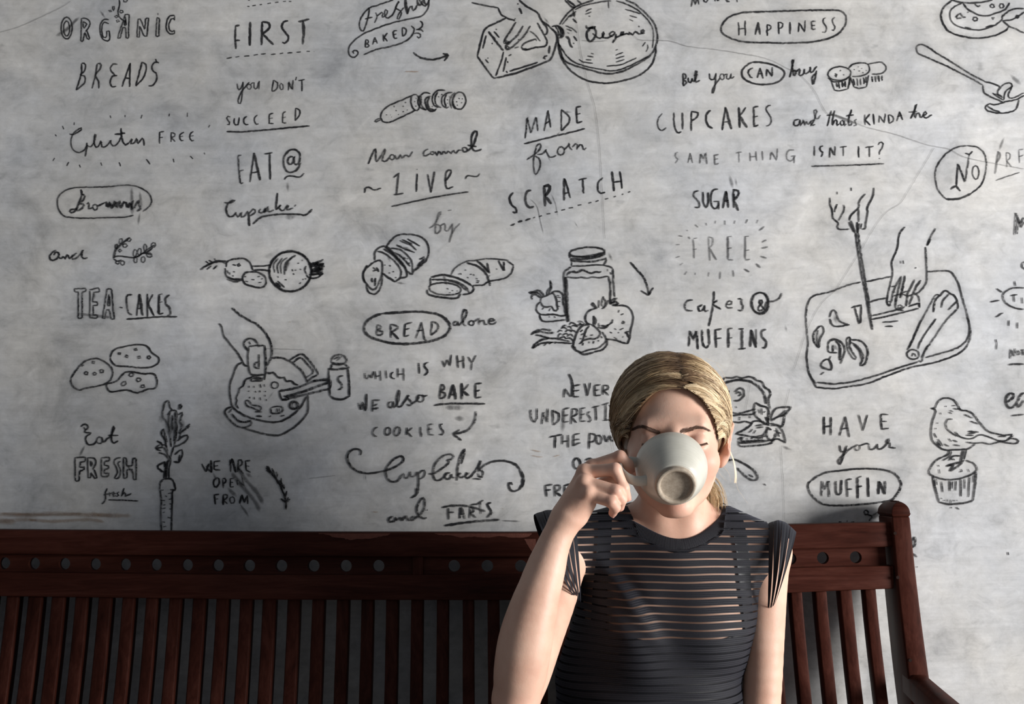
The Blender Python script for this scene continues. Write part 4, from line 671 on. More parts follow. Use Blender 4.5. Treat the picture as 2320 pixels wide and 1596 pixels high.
# drilled panels
def panel(xa, xb, holes, off, rpx=13.2):
    depth = 0.014
    ed = [xa] + [(holes[i] + holes[i + 1]) / 2 for i in range(len(holes) - 1)] + [xb]
    n = 24; v = []; f = []
    for h, x0, x1 in zip(holes, ed[:-1], ed[1:]):
        c = onback(h, (ipx(h, B1) + ipx(h, T2)) / 2 + 0.5, off)
        r = rpx / FPX * (c.y - CAM.y)
        L = onback(x0, 1270, off); R = onback(x1, 1270, off)
        zt = onback(h, ipx(h, B1) - 6, off).z; zb = onback(h, ipx(h, T2) + 6, off).z
        yt = onback(h, ipx(h, B1) - 6, off).y; yb = onback(h, ipx(h, T2) + 6, off).y
        b = len(v)
        def Y(z): return yb + (yt - yb) * (z - zb) / (zt - zb)
        for k in range(n):
            a = 2 * math.pi * (k + 0.5) / n
            dx, dz = math.cos(a), math.sin(a)
            tx = ((R.x - c.x) if dx > 0 else (c.x - L.x)) / max(abs(dx), 1e-6)
            tz = ((zt - c.z) if dz > 0 else (c.z - zb)) / max(abs(dz), 1e-6)
            t = min(tx, tz)
            ox, oz = c.x + dx * t, c.z + dz * t
            hx, hz = c.x + dx * r, c.z + dz * r
            for (X, Z_) in ((ox, oz), (hx, hz)):
                v.append((X, Y(Z_), Z_)); v.append((X, Y(Z_) + depth, Z_))
        # snap the four corners
        for (sx, sz) in ((1, 1), (-1, 1), (-1, -1), (1, -1)):
            X = R.x if sx > 0 else L.x; Z_ = zt if sz > 0 else zb
            best = min(range(n), key=lambda k: (v[b + 4 * k][0] - X) ** 2 + (v[b + 4 * k][2] - Z_) ** 2)
            v[b + 4 * best] = (X, Y(Z_), Z_); v[b + 4 * best + 1] = (X, Y(Z_) + depth, Z_)
        for k in range(n):
            a = b + 4 * k; c2 = b + 4 * ((k + 1) % n)
            f += [(a, c2, c2 + 2, a + 2), (a + 1, a + 3, c2 + 3, c2 + 1), (a + 2, c2 + 2, c2 + 3, a + 3), (a, a + 1, c2 + 1, c2)]
    o = mesh_obj('drilled_panel', v, f, M_WX, bench)
    bm = bmesh.new(); bm.from_mesh(o.data); bmesh.ops.remove_doubles(bm, verts=bm.verts, dist=1e-5)
    bmesh.ops.recalc_face_normals(bm, faces=bm.faces); bm.to_mesh(o.data); bm.free()
    keep_world(o); return o
hl = [9.5 - 67.3 * k for k in range(7, 0, -1)] + [9.5, 77, 145.5, 214.7, 283, 352.8, 423.5, 493.6, 564.6, 637.3, 710.4, 783.5, 857.5]
panel(-550, 934, hl, -0.010)
hr = [1028.7, 1103.9, 1180.2] + [1180.2 + 76.4 * k for k in range(1, 8)] + [1791, 1864.5, 1939]
panel(958, 2008, hr, -0.007)
st_secs = []
for py in (1254, 1310):
    a = onback(934, py, 0.0); b = onback(959, py, 0.0)
    st_secs.append([a, b, b + Vector((0, 0.024, 0)), a + Vector((0, 0.024, 0))])
sweep('rail_block', st_secs, M_WZ, bench, 0.001)
# slats
faces_px = []
for a, b in ((40, 130), (205, 310), (385, 485), (565, 660), (742, 840), (923, 1015), (1103, 1190), (1280, 1370), (1460, 1555), (1640, 1730), (1820, 1910)):
    faces_px.append((a / 3.3533, b / 3.3533))
for a, b in ((-20, 78), (170, 262), (357, 450), (545, 637), (733, 824), (920, 1013), (1110, 1202), (1305, 1395), (1502, 1588), (1690, 1780)):
    faces_px.append((600 + a / 3.3523, 600 + b / 3.3523))
for k in range(1, 12):
    c = 1117.6 + (1750 - 1117.6) * k / 12 - 0; 
    faces_px.append((1104 + (1735 - 1104) * k / 12, 1131 + (1763 - 1131) * k / 12))
for a, b in ((50, 137), (235, 320), (415, 500), (595, 685), (778, 862)):
    faces_px.append((1720 + a / 3.218, 1720 + b / 3.218))
for k in range(1, 9):
    faces_px.append((12 - 52.3 * k, 39 - 52.3 * k))
ztop = 1.01
for (a, b) in sorted(faces_px):
    xa = onback(a, 1358, 0).x; xb = onback(b, 1358, 0).x
    secs = []
    for q in range(15):
        z = 0.965 - (0.965 - 0.46) * q / 14
        y = backY(z); yn = (backY(z - 0.01) - backY(z + 0.01)) / 0.02
        d = Vector((0, 1, -yn * -1)).normalized() * 0.021
        fx = rng.normal(0, 0.0001)
        f0 = Vector((xa + fx, y + 0.003, z)); f1 = Vector((xb + fx, y + 0.003, z))
        secs.append([f0, f1, f1 + Vector((0, 0.027, 0)), f0 + Vector((0, 0.027, 0))])
    sweep('back_slat', secs, M_WZ, bench, 0.0022)
# right post with domed cap, following the same curve
pL = unp(2020.5, 1180, backY(1.06) - 0.012).x; pR = unp(2062, 1180, backY(1.06) - 0.012).x
def post(name, xl, xr):
    secs = []
    ztp = unp(2040, 1171, backY(1.06) - 0.012).z
    for q in range(25):
        z = ztp - (ztp - 0.0) * q / 24
        zz = max(z, 0.47)
        y = backY(zz) - 0.012
        if z < 0.47: y = backY(0.47) - 0.012 + (0.47 - z) * 0.35
        k = 0.006 * min(1, max(0, (ztp - z) / 0.25))
        secs.append([Vector((xl, y, z)), Vector((xr + k * 0.5, y, z)), Vector((xr + k * 0.5, y + 0.077 + k, z)), Vector((xl, y + 0.077 + k, z))])
    o = sweep(name, secs, M_WZ, bench, 0.003)
    # cap
    bm = bmesh.new(); z0 = ztp + 0.001; y0 = backY(1.06) - 0.014
    N_ = 10; h = 0.0185
    prof = [(0.0, 0.0)]
    rings = []
    for i in range(N_ + 1):
        t = i / N_
        ins = (1 - math.cos(t * math.pi / 2)); zz = z0 + 0.002 + h * math.sin(t * math.pi / 2)
        if i == 0: rings.append((0.0016, z0 - 0.0015)); rings.append((-0.0008, z0 + 0.003))
        rings.append((ins * 0.0185, zz + 0.003))
    vs = []
    for ins, zz in rings:
        vs.append([bm.verts.new(p) for p in ((xl + ins * 1.0, y0 + ins * 0.8, zz), (xr - ins, y0 + ins * 0.8, zz), (xr - ins, y0 + 0.080 - ins * 1.6, zz), (xl + ins, y0 + 0.080 - ins * 1.6, zz))])
    for a, b in zip(vs[:-1], vs[1:]):
        for k in range(4): bm.faces.new((a[k], a[(k + 1) % 4], b[(k + 1) % 4], b[k]))
    bm.faces.new(vs[-1]); bm.faces.new(list(reversed(vs[0])))
    bmesh.ops.recalc_face_normals(bm, faces=bm.faces)
    c = bm_obj('post_cap', bm, M_WX, o); bevel(c, 0.0015, 2)
    c.matrix_parent_inverse = Matrix.Translation((0, 0, 0))
    c.matrix_parent_inverse = (bench.matrix_basis @ o.matrix_parent_inverse).inverted() if False else Matrix.Identity(4)
    return o, c
post_o, cap_o = post('back_post', pL, pR)
xl2 = onback(-600, 1180).x - 0.03
post('back_post', xl2, xl2 + 0.029)
# peg plugs in the post
for (px, py) in ((2028, 1209), (2034, 1309), (2062, 1497)):
    c = onback(px, py, 0.0125)
    bm = bmesh.new(); bmesh.ops.create_cone(bm, cap_ends=True, segments=14, radius1=0.0028, radius2=0.0026, depth=0.0010,
        matrix=Matrix.Translation(c) @ Matrix.Rotation(math.radians(90), 4, 'X'))
    o = bm_obj('wood_plug', bm, M_PLUG, bench); keep_world(o)
# worn, chipped varnish along the top rail
for (pts) in ([(722, 1210), (742, 1212), (756, 1218), (775, 1219), (792, 1224), (815, 1222), (840, 1221), (858, 1217), (876, 1214), (884, 1210)],
              [(985, 1210), (1000, 1213), (1020, 1214), (1045, 1218), (1075, 1217), (1100, 1219), (1130, 1216), (1160, 1218), (1195, 1217), (1205, 1210)],
              [(1188, 1222), (1192, 1230), (1200, 1243), (1206, 1252), (1212, 1250), (1214, 1232), (1212, 1224)]):
    rr = catmull(pts, 4); top = [(p[0], min(1209.0, p[1])) if pts[0][1] < 1215 else (p[0], 1222) for p in rr]
    v = [onback(p[0], p[1] + rng.normal(0, 0.5), 0.0044) for p in rr] + [onback(p[0], p[1], 0.0044) for p in top]
    n = len(rr); f = [(i, i + 1, n + i + 1, n + i) for i in range(n - 1)]
    o = mesh_obj('worn_patch', v, f, M_WORN, bench); keep_world(o)
# armrest sloping forward from the post
zA = unp(2062, 1523, backY(0.83) - 0.012).z
yA = backY(zA) - 0.010
def armrest(xl, xr):
    secs = []
    for q in range(13):
        t = q / 12; y = yA + 0.03 - t * 0.50; z = zA - 0.125 * (t * 0.5) + 0.03 * (t ** 2) * 0.6
        w_ = (xr - xl) / 2 + 0.004 * t; cx = (xl + xr) / 2
        cx_ = cx
        secs.append([Vector((cx_ - w_, y, z - 0.036)), Vector((cx_ - w_, y, z - 0.006)), Vector((cx_ - w_ * 0.55, y, z)), Vector((cx_ + w_ * 0.55, y, z)), Vector((cx_ + w_, y, z - 0.006)), Vector((cx_ + w_, y, z - 0.036))])
    return sweep('armrest', secs, M_WZ, bench, 0.002)
armrest(pL + 0.000, pR + 0.003)
armrest(xl2, xl2 + 0.030)
for xc in ((pL + pR) / 2, xl2 + 0.015):
    v, f = box(xc - 0.02, xc + 0.02, yA - 0.44, yA - 0.39, 0.0, zA - 0.055)
    o = mesh_obj('front_leg', v, f, M_WZ, bench); bevel(o, 0.003); keep_world(o)
    v, f = box(xc - 0.014, xc + 0.014, yA - 0.43, yA + 0.10, 0.36, 0.42)
    o = mesh_obj('side_rail', v, f, M_WX, bench); bevel(o, 0.003); keep_world(o)
# seat: slats running the length of the bench
for k in range(8):
    y0 = yA - 0.455 + k * 0.058
    v, f = box(xl2 + 0.03, pL - 0.002, y0, y0 + 0.046, 0.43, 0.45)
    if k == 0: v, f = box(xl2 - 0.004, pR + 0.004, y0 - 0.03, y0 + 0.046, 0.43, 0.455)
    o = mesh_obj('seat_slat', v, f, M_WX, bench); bevel(o, 0.003); keep_world(o)
v, f = box(xl2 + 0.03, pL - 0.001, yA - 0.43, yA - 0.40, 0.37, 0.43)
o = mesh_obj('front_apron', v, f, M_WX, bench); bevel(o, 0.003); keep_world(o)
v, f = box(xl2 + 0.03, pL - 0.001, backY(0.47) - 0.004, backY(0.47) + 0.028, 0.425, 0.49)
o = mesh_obj('bottom_rail', v, f, M_WX, bench); bevel(o, 0.003); keep_world(o)
# ================================================================ the woman
def A3(v): return np.array(tuple(v), dtype=np.float32)
def W(px, py, Y): return A3(unp(px, py, Y))
class Field:
    """smooth blend of tapered capsules and ellipsoids"""
    def __init__(s): s.p = []
    def cap(s, a, b, ra, rb, k=0.015, op='u', tag=''):
        s.p.append(('c', np.array(a, np.float32), np.array(b, np.float32), ra, rb, k, op, tag)); return s
    def ell(s, c, r, k=0.02, op='u', R=None, tag=''):
        s.p.append(('e', np.array(c, np.float32), np.array(r, np.float32), R, None, k, op, tag)); return s
    def chain(s, pts, rad, k=0.012, tag=''):
        for i in range(len(pts) - 1): s.cap(pts[i], pts[i + 1], rad[i], rad[i + 1], k, 'u', tag)
        return s
    def dist(s, q, P):
        if q[0] == 'c':
            ab = q[2] - q[1]; t = np.clip(((P - q[1]) @ ab) / max(float(ab @ ab), 1e-12), 0, 1)
            return np.linalg.norm(P - q[1] - t[:, None] * ab, axis=1) - (q[3] + t * (q[4] - q[3]))
        X = P - q[1]
        if q[3] is not None: X = X @ q[3]
        k0 = np.linalg.norm(X / q[2], axis=1); k1 = np.linalg.norm(X / (q[2] ** 2), axis=1)
        return k0 * (k0 - 1) / np.maximum(k1, 1e-9)
    def eval(s, P, prims=None):
        d = None
        for q in (s.p if prims is None else prims):
            e = s.dist(q, P); k = q[5]
            if d is None: d = e; continue
            if q[6] == 'u':
                h = np.clip(0.5 + 0.5 * (d - e) / k, 0, 1); d = d + (e - d) * h - k * h * (1 - h)
            else:
                dd = -d; h = np.clip(0.5 + 0.5 * (dd - e) / k, 0, 1); d = -(dd + (e - dd) * h - k * h * (1 - h))
        return d
    def mesh(s, lo, hi, h, off=0.0, B=12, prune=True, newton=1):
        lo = np.array(lo, np.float32); hi = np.array(hi, np.float32)
        nb = np.ceil((hi - lo) / (h * B)).astype(int); N = nb * B + 1
        F = np.ones(N, np.float32)
        bi = np.stack(np.meshgrid(*[np.arange(n) for n in nb], indexing='ij'), -1).reshape(-1, 3)
        C = (lo + (bi + 0.5) * B * h).astype(np.float32)
        R = B * h * 0.87
        dall = np.stack([s.dist(q, C) for q in s.p], 1)
        dtot = s.eval(C) - off
        g1 = np.arange(B + 1, dtype=np.float32) * h
        G = np.stack(np.meshgrid(g1, g1, g1, indexing='ij'), -1).reshape(-1, 3)
        ks = np.array([q[5] for q in s.p])
        for n_, (b, c) in enumerate(zip(bi, C)):
            sl = tuple(slice(b[a] * B, b[a] * B + B + 1) for a in range(3))
            if prune and abs(dtot[n_]) > R + 0.035 + abs(off):
                if dtot[n_] < 0: F[sl] = -1.0
                continue
            keep = dall[n_] < (R + ks + off + 0.012)
            prims = [q for q, kk in zip(s.p, keep) if kk] if prune else s.p
            if not prims or prims[0][6] != 'u':
                if dtot[n_] < 0 and not prims: F[sl] = -1.0
                if not prims: continue
            P = (lo + b * B * h).astype(np.float32) + G
            d = s.eval(P, prims) - off
            F[sl] = d.reshape(B + 1, B + 1, B + 1)
        S = F < 0
        cnt = np.zeros(N - 1, np.uint8)
        for dx in (0, 1):
            for dy in (0, 1):
                for dz in (0, 1):
                    cnt += S[dx:N[0] - 1 + dx, dy:N[1] - 1 + dy, dz:N[2] - 1 + dz]
        act = np.argwhere((cnt > 0) & (cnt < 8))
        idx = -np.ones(N - 1, np.int32); idx[act[:, 0], act[:, 1], act[:, 2]] = np.arange(len(act))
        acc = np.zeros((len(act), 3), np.float64); num = np.zeros(len(act))
        co = [(x, y, z) for x in (0, 1) for y in (0, 1) for z in (0, 1)]
        for i, a in enumerate(co):
            for j, b in enumerate(co):
                if j <= i or sum(abs(a[t] - b[t]) for t in range(3)) != 1: continue
                fa = F[act[:, 0] + a[0], act[:, 1] + a[1], act[:, 2] + a[2]]; fb = F[act[:, 0] + b[0], act[:, 1] + b[1], act[:, 2] + b[2]]
                mk_ = (fa < 0) != (fb < 0); t = np.where(mk_, fa / np.where(mk_, fa - fb, 1), 0)
                pt = np.array(a) + t[:, None] * (np.array(b) - np.array(a))
                acc += pt * mk_[:, None]; num += mk_
        V = lo + (act + acc / num[:, None]) * h
        quads = []
        for ax in range(3):
            o1, o2 = [(1, 2), (2, 0), (0, 1)][ax]
            sh = list(N); sh[ax] -= 1
            s0 = [slice(0, n) for n in N]; s1 = [slice(0, n) for n in N]
            s0[ax] = slice(0, N[ax] - 1); s1[ax] = slice(1, N[ax])
            A = S[tuple(s0)]; Bq = S[tuple(s1)]
            e = np.argwhere(A != Bq)
            ok = (e[:, o1] > 0) & (e[:, o2] > 0) & (e[:, o1] < N[o1] - 1) & (e[:, o2] < N[o2] - 1); e = e[ok]
            fl = A[e[:, 0], e[:, 1], e[:, 2]]
            def at(d1, d2):
                q = e.copy(); q[:, o1] -= d1; q[:, o2] -= d2
                return idx[q[:, 0], q[:, 1], q[:, 2]]
            qd = np.stack([at(1, 1), at(0, 1), at(0, 0), at(1, 0)], 1)
            qd[~fl] = qd[~fl][:, ::-1]
            quads.append(qd)
        Q = np.concatenate(quads); Q = Q[(Q >= 0).all(1)]
        V = V.astype(np.float32)
        for _ in range(newton):
            # light smoothing, then back onto the true surface
            sm = np.zeros_like(V); c_ = np.zeros(len(V))
            for a, b in ((0, 1), (1, 2), (2, 3), (3, 0)):
                np.add.at(sm, Q[:, a], V[Q[:, b]]); np.add.at(sm, Q[:, b], V[Q[:, a]])
                np.add.at(c_, Q[:, a], 1); np.add.at(c_, Q[:, b], 1)
            V = (0.5 * V + 0.5 * sm / np.maximum(c_, 1)[:, None]).astype(np.float32)
            d0 = s.eval(V) - off; ep = 0.0008
            gr = np.stack([s.eval(V + np.eye(3, dtype=np.float32)[a] * ep) - off - d0 for a in range(3)], 1) / ep
            gl = np.maximum((gr ** 2).sum(1), 0.25)
            V = V - np.clip(d0 / gl, -h, h)[:, None] * gr
        return V.astype(np.float64), Q
def rotm(ax, deg): return np.array(Matrix.Rotation(math.radians(deg), 3, ax), dtype=np.float32)
def np_mesh(name, V, Q, mat, parent=None):
    me = bpy.data.meshes.new(name)
    me.vertices.add(len(V)); me.vertices.foreach_set('co', np.asarray(V, np.float32).ravel())
    me.loops.add(Q.size); me.loops.foreach_set('vertex_index', Q.ravel().astype(np.int32))
    me.polygons.add(len(Q)); me.polygons.foreach_set('loop_start', (np.arange(len(Q)) * Q.shape[1]).astype(np.int32))
    me.polygons.foreach_set('use_smooth', np.ones(len(Q), bool))
    me.update(calc_edges=True); me.validate()
    me.materials.append(mat)
    return link(bpy.data.objects.new(name, me), parent)
# ---- materials
def mat_skin():
    n = NT('fair_skin'); o = tex(n)
    bl = n.noise(22, 4, 0.55, o); fi = n.noise(420, 3, 0.6, o)
    c = n.ramp(bl.outputs[0], [(0.3, (0.60, 0.350, 0.255)), (0.55, (0.68, 0.430, 0.320)), (0.75, (0.72, 0.475, 0.365))]).outputs[0]
    red = n.add('ShaderNodeAttribute', attribute_name='flush').outputs['Fac']
    c = n.mix(red, c, (0.60, 0.215, 0.165))
    n.l(c, n.p.inputs['Base Color'])
    n.p.inputs['Roughness'].default_value = 0.50
    n.p.inputs['Specular IOR Level'].default_value = 0.38
    n.p.inputs['Subsurface Weight'].default_value = 0.14
    n.p.inputs['Subsurface Radius'].default_value = (1.0, 0.35, 0.2)
    n.p.inputs['Subsurface Scale'].default_value = 0.010
    n.bump(n.math('ADD', fi.outputs[0], n.math('MULTIPLY', n.noise(90, 4, 0.6, o).outputs[0], 2.0)), 0.22, 0.0005)
    return n.m
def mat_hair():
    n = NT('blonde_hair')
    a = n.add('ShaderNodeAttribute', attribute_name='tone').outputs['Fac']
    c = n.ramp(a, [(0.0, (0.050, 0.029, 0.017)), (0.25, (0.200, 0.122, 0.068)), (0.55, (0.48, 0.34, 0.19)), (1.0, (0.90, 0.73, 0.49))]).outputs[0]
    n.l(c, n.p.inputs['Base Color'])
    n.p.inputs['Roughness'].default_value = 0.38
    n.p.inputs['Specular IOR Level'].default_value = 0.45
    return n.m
def mat_knit(name, gap=0.0, bands=True):
    n = NT(name); o = tex(n)
    b = n.add('ShaderNodeAttribute', attribute_name='band').outputs['Fac']
    fr = n.math('FRACT', b)
    rib = n.math('SINE', n.math('MULTIPLY', b, 2 * math.pi * 4))
    nz = n.noise(900, 2, 0.5, o)
    c = n.mix(nz.outputs[0], (0.0032, 0.0032, 0.0052), (0.013, 0.0135, 0.020))
    n.l(c, n.p.inputs['Base Color'])
    n.p.inputs['Roughness'].default_value = 0.72
    n.p.inputs['Sheen Weight'].default_value = 0.12
    n.p.inputs['Sheen Roughness'].default_value = 0.4
    n.p.inputs['Sheen Tint'].default_value = (0.5, 0.55, 0.75, 1)
    n.p.inputs['Specular IOR Level'].default_value = 0.3
    hgt = n.math('ADD', n.math('MULTIPLY', rib, 0.5), n.math('MULTIPLY', nz.outputs[0], 0.6))
    if bands:
        edge = n.ramp(fr, [(0.0, g(0)), (0.05, g(1)), (gap - 0.05, g(1)), (gap, g(0))])
        al = n.math('SUBTRACT', 1.0, n.math('MULTIPLY', edge.outputs[0], 0.86))
        n.l(al, n.p.inputs['Alpha'])
    n.bump(hgt, 0.5, 0.0006)
    return n.m
M_SKIN = mat_skin(); M_HAIR = mat_hair()
M_KNIT = mat_knit('black_striped_sheer_knit', 0.27); M_BLACK = mat_knit('black_ribbed_knit', 0, False)
M_CAMI = mat_simple('black_satin_lining', (0.010, 0.010, 0.013), 0.45, 0.4, 40, 0.2, 60)
M_TROU = mat_simple('dark_trouser_cloth', (0.02, 0.022, 0.03), 0.8, 0.3, 60, 0.3, 300)
M_BROW = mat_simple('dark_brow_hair', (0.120, 0.068, 0.048), 0.6, 0.3, 60)
def limb(f, pts, rad, k=0.003, n=5, k0=None):
    P = [np.array(p, float) for p in pts]; R_ = list(rad)
    Q = [2 * P[0] - P[1]] + P + [2 * P[-1] - P[-2]]; RQ = [R_[0]] + R_ + [R_[-1]]
    C = []; CR = []
    for i in range(1, len(Q) - 2):
        for q in range(n):
            t = q / n; a, b, c, d = Q[i - 1:i + 3]; ra, rb, rc, rd = RQ[i - 1:i + 3]
            h = lambda a, b, c, d: 0.5 * (2 * b + (c - a) * t + (2 * a - 5 * b + 4 * c - d) * t * t + (3 * b - 3 * c + d - a) * t ** 3)
            C.append(h(a, b, c, d)); CR.append(h(ra, rb, rc, rd))
    C.append(P[-1]); CR.append(R_[-1])
    for i in range(len(C) - 1): f.cap(C[i], C[i + 1], CR[i], CR[i + 1], k0 if (k0 and i == 0) else k)
# ---- pose landmarks (all on the body, in room metres)
HC = W(1521, 1003, -0.345)                      # head centre at eye height
Rh = rotm('Z', -4.0) @ rotm('X', -2.0)
def H(x, y, z): return HC + Rh @ np.array([x, y, z], np.float32)
def He(f, c, r, k=0.02, op='u', R=None):
    RR = Rh if R is None else Rh @ R
    f.ell(H(*c), r, k, op, RR.astype(np.float32))
body = Field()
SL = W(1280, 1246, -0.315); SR = W(1733, 1254, -0.300)
NB = W(1525, 1215, -0.292)
# torso
tor = []
def both(fn):
    fn(body)
def torso(f):
    f.ell(W(1520, 1370, -0.278), (0.123, 0.082, 0.142), 0.03, tag='t')
    f.ell(W(1520, 1275, -0.285), (0.120, 0.064, 0.075), 0.05, tag='t')
    f.cap(W(1562, 1203, -0.288), SR + A3((0.000, 0, 0.003)), 0.034, 0.036, 0.03)
    f.cap(W(1488, 1203, -0.288), SL + A3((0.004, 0, 0.003)), 0.034, 0.038, 0.03)
    f.ell(W(1450, 1428, -0.345), (0.050, 0.042, 0.052), 0.035)
    f.ell(W(1602, 1426, -0.343), (0.050, 0.042, 0.052), 0.035)
    f.ell(W(1466, 1600, -0.282), (0.104, 0.078, 0.150), 0.035)
    f.ell(np.array([W(1452, 1700, -0.33)[0], -0.345, 0.590], np.float32), (0.160, 0.112, 0.115), 0.06)
torso(body)
hipx = float(W(1452, 1700, -0.33)[0])
for sgn in (-1, 1):
    hip = np.array([hipx + sgn * 0.085, -0.37, 0.556], np.float32); kn = np.array([hipx + sgn * 0.095, -0.80, 0.515], np.float32)
    an = np.array([hipx + sgn * 0.10, -0.77, 0.085], np.float32); to = np.array([hipx + sgn * 0.115, -0.93, 0.032], np.float32)
    body.cap(hip, kn, 0.078, 0.056, 0.04); body.cap(kn, an, 0.053, 0.034, 0.02); body.cap(an + np.array([0, 0.02, -0.045], np.float32), to, 0.034, 0.024, 0.03)
# neck
body.cap(H(0, 0.030, -0.050), NB + A3((0, 0.004, 0)), 0.045, 0.050, 0.02)
body.cap(H(0.028, 0.010, -0.070), NB + A3((0.012, -0.038, 0.0)), 0.013, 0.010, 0.02)
body.cap(H(-0.028, 0.010, -0.070), NB + A3((-0.014, -0.038, 0.0)), 0.013, 0.010, 0.02)
# head
He(body, (0, 0.014, 0.034), (0.0735, 0.092, 0.086), 0.02)
He(body, (0, -0.029, 0.030), (0.0600, 0.054, 0.052), 0.015)
He(body, (0, -0.028, -0.022), (0.0585, 0.060, 0.072), 0.02)
He(body, (0, -0.036, -0.056), (0.0430, 0.044, 0.034), 0.02)
He(body, (0, -0.073, -0.091), (0.0165, 0.014, 0.0140), 0.020)
for sg in (-1, 1):
    body.cap(H(sg * 0.049, -0.004, -0.048), H(sg * 0.013, -0.066, -0.091), 0.010, 0.009, 0.015)
    He(body, (sg * 0.039, -0.062, -0.030), (0.020, 0.018, 0.018), 0.025)
body.cap(H(-0.034, -0.080, 0.018), H(0.034, -0.080, 0.018), 0.0100, 0.0100, 0.018)
for sg in (-1, 1):
    He(body, (sg * 0.031, -0.101, -0.001), (0.0165, 0.016, 0.0125), 0.012, 's')
    He(body, (sg * 0.031, -0.0765, -0.002), (0.0135, 0.0125, 0.0120), 0.005)
    He(body, (sg * 0.031, -0.0885, 0.0075), (0.0130, 0.0025, 0.0012), 0.003, 's')
body.cap(H(0, -0.087, 0.010), H(0, -0.108, -0.034), 0.0070, 0.0088, 0.010)
for sg in (-1, 1): He(body, (sg * 0.0105, -0.099, -0.038), (0.0075, 0.009, 0.0065), 0.006)
He(body, (0, -0.0865, -0.0585), (0.0230, 0.0090, 0.0052), 0.006); He(body, (0, -0.0860, -0.0685), (0.0200, 0.0095, 0.0060), 0.005)
# ears
for sg in (-1, 1):
    Re = rotm('Y', sg * 13) @ rotm('Z', sg * 22)
    if sg < 0: sg = -0.86
    He(body, (sg * 0.0785, 0.006, 0.000), (0.0068, 0.0175, 0.0295), 0.004, 'u', Re)
    He(body, (sg * 0.0690, 0.003, -0.027), (0.0060, 0.0085, 0.0100), 0.008, 'u', Re)
    He(body, (sg * 0.0845, -0.002, 0.003), (0.0052, 0.0100, 0.0180), 0.004, 's', Re)
# arm raised to the cup
EL = W(1168, 1592, -0.510); WR = W(1280, 1180, -0.502)
limb(body, [SL, W(1250, 1345, -0.375), W(1217, 1440, -0.428), W(1191, 1530, -0.475), EL], [0.034, 0.0345, 0.0338, 0.0305, 0.0270], 0.004, 4, 0.02)
def hc(cx, cy, Y): return W(1220 + cx / 7.254, 1000 + cy / 7.254, Y)
limb(body, [EL, W(1178, 1530, -0.512), W(1190, 1455, -0.513), W(1209, 1380, -0.511), W(1230, 1310, -0.508), W(1254, 1237, -0.505), WR], [0.0260, 0.0325, 0.0335, 0.0300, 0.0245, 0.0200, 0.0178], 0.003, 4, 0.01)
limb(body, [W(1230, 1310, -0.500), W(1254, 1237, -0.492), W(1278, 1185, -0.488)], [0.0225, 0.0195, 0.0170], 0.005, 3, 0.01)
body.cap(EL + A3((-0.007, 0.004, 0.004)), EL + A3((-0.006, 0.012, -0.008)), 0.020, 0.015, 0.010)
WRc = hc(455, 1290, -0.502)
mcp = [hc(880, 425, -0.470), hc(765, 515, -0.490), hc(762, 680, -0.506), hc(830, 872, -0.514)]
wro = [hc(470, 1180, -0.488), hc(450, 1190, -0.496), hc(470, 1210, -0.503), hc(540, 1230, -0.508)]
for a, b, r in zip(wro, mcp, (0.0105, 0.0112, 0.0110, 0.0105)): body.cap(a, b, 0.0140, r * 0.95, 0.007)
body.cap(WRc, hc(640, 950, -0.492), 0.0175, 0.0140, 0.012)
body.cap(hc(640, 1200, -0.500), hc(780, 1010, -0.505), 0.0150, 0.0130, 0.010)
for q in mcp[1:]: body.ell(q + A3((-0.0015, -0.005, 0.002)), (0.0085, 0.0085, 0.0085), 0.006)
FG = [
 [(880, 425, -0.470), (1340, 252, -0.484), (1470, 385, -0.482), (1508, 470, -0.478)],
 [(765, 515, -0.490), (1262, 462, -0.508), (1400, 770, -0.508), (1448, 925, -0.500)],
 [(762, 680, -0.506), (1272, 815, -0.520), (1362, 960, -0.514), (1335, 1085, -0.504)],
 [(830, 872, -0.514), (1196, 1000, -0.527), (1262, 1092, -0.523), (1222, 1180, -0.514)]]
RG = [(0.0092, 0.0079, 0.0070, 0.0060), (0.0094, 0.0081, 0.0072, 0.0062), (0.0092, 0.0079, 0.0070, 0.0061), (0.0088, 0.0074, 0.0065, 0.0056)]
for F_, R_ in zip(FG, RG):
    pts = [hc(*p) for p in F_]
    body.cap(pts[0], pts[1], R_[0], R_[1] * 0.96, 0.0038); body.cap(pts[1], pts[2], R_[1], R_[2] * 0.96, 0.0036); body.cap(pts[2], pts[3], R_[2], R_[3], 0.0036)
# thumb behind the handle
th = [hc(520, 1120, -0.478), hc(900, 800, -0.452), hc(1190, 640, -0.452), hc(1400, 500, -0.462)]
body.cap(th[0], th[1], 0.0160, 0.0110, 0.010); body.cap(th[1], th[2], 0.0105, 0.0088, 0.004); body.cap(th[2], th[3], 0.0090, 0.0075, 0.003)
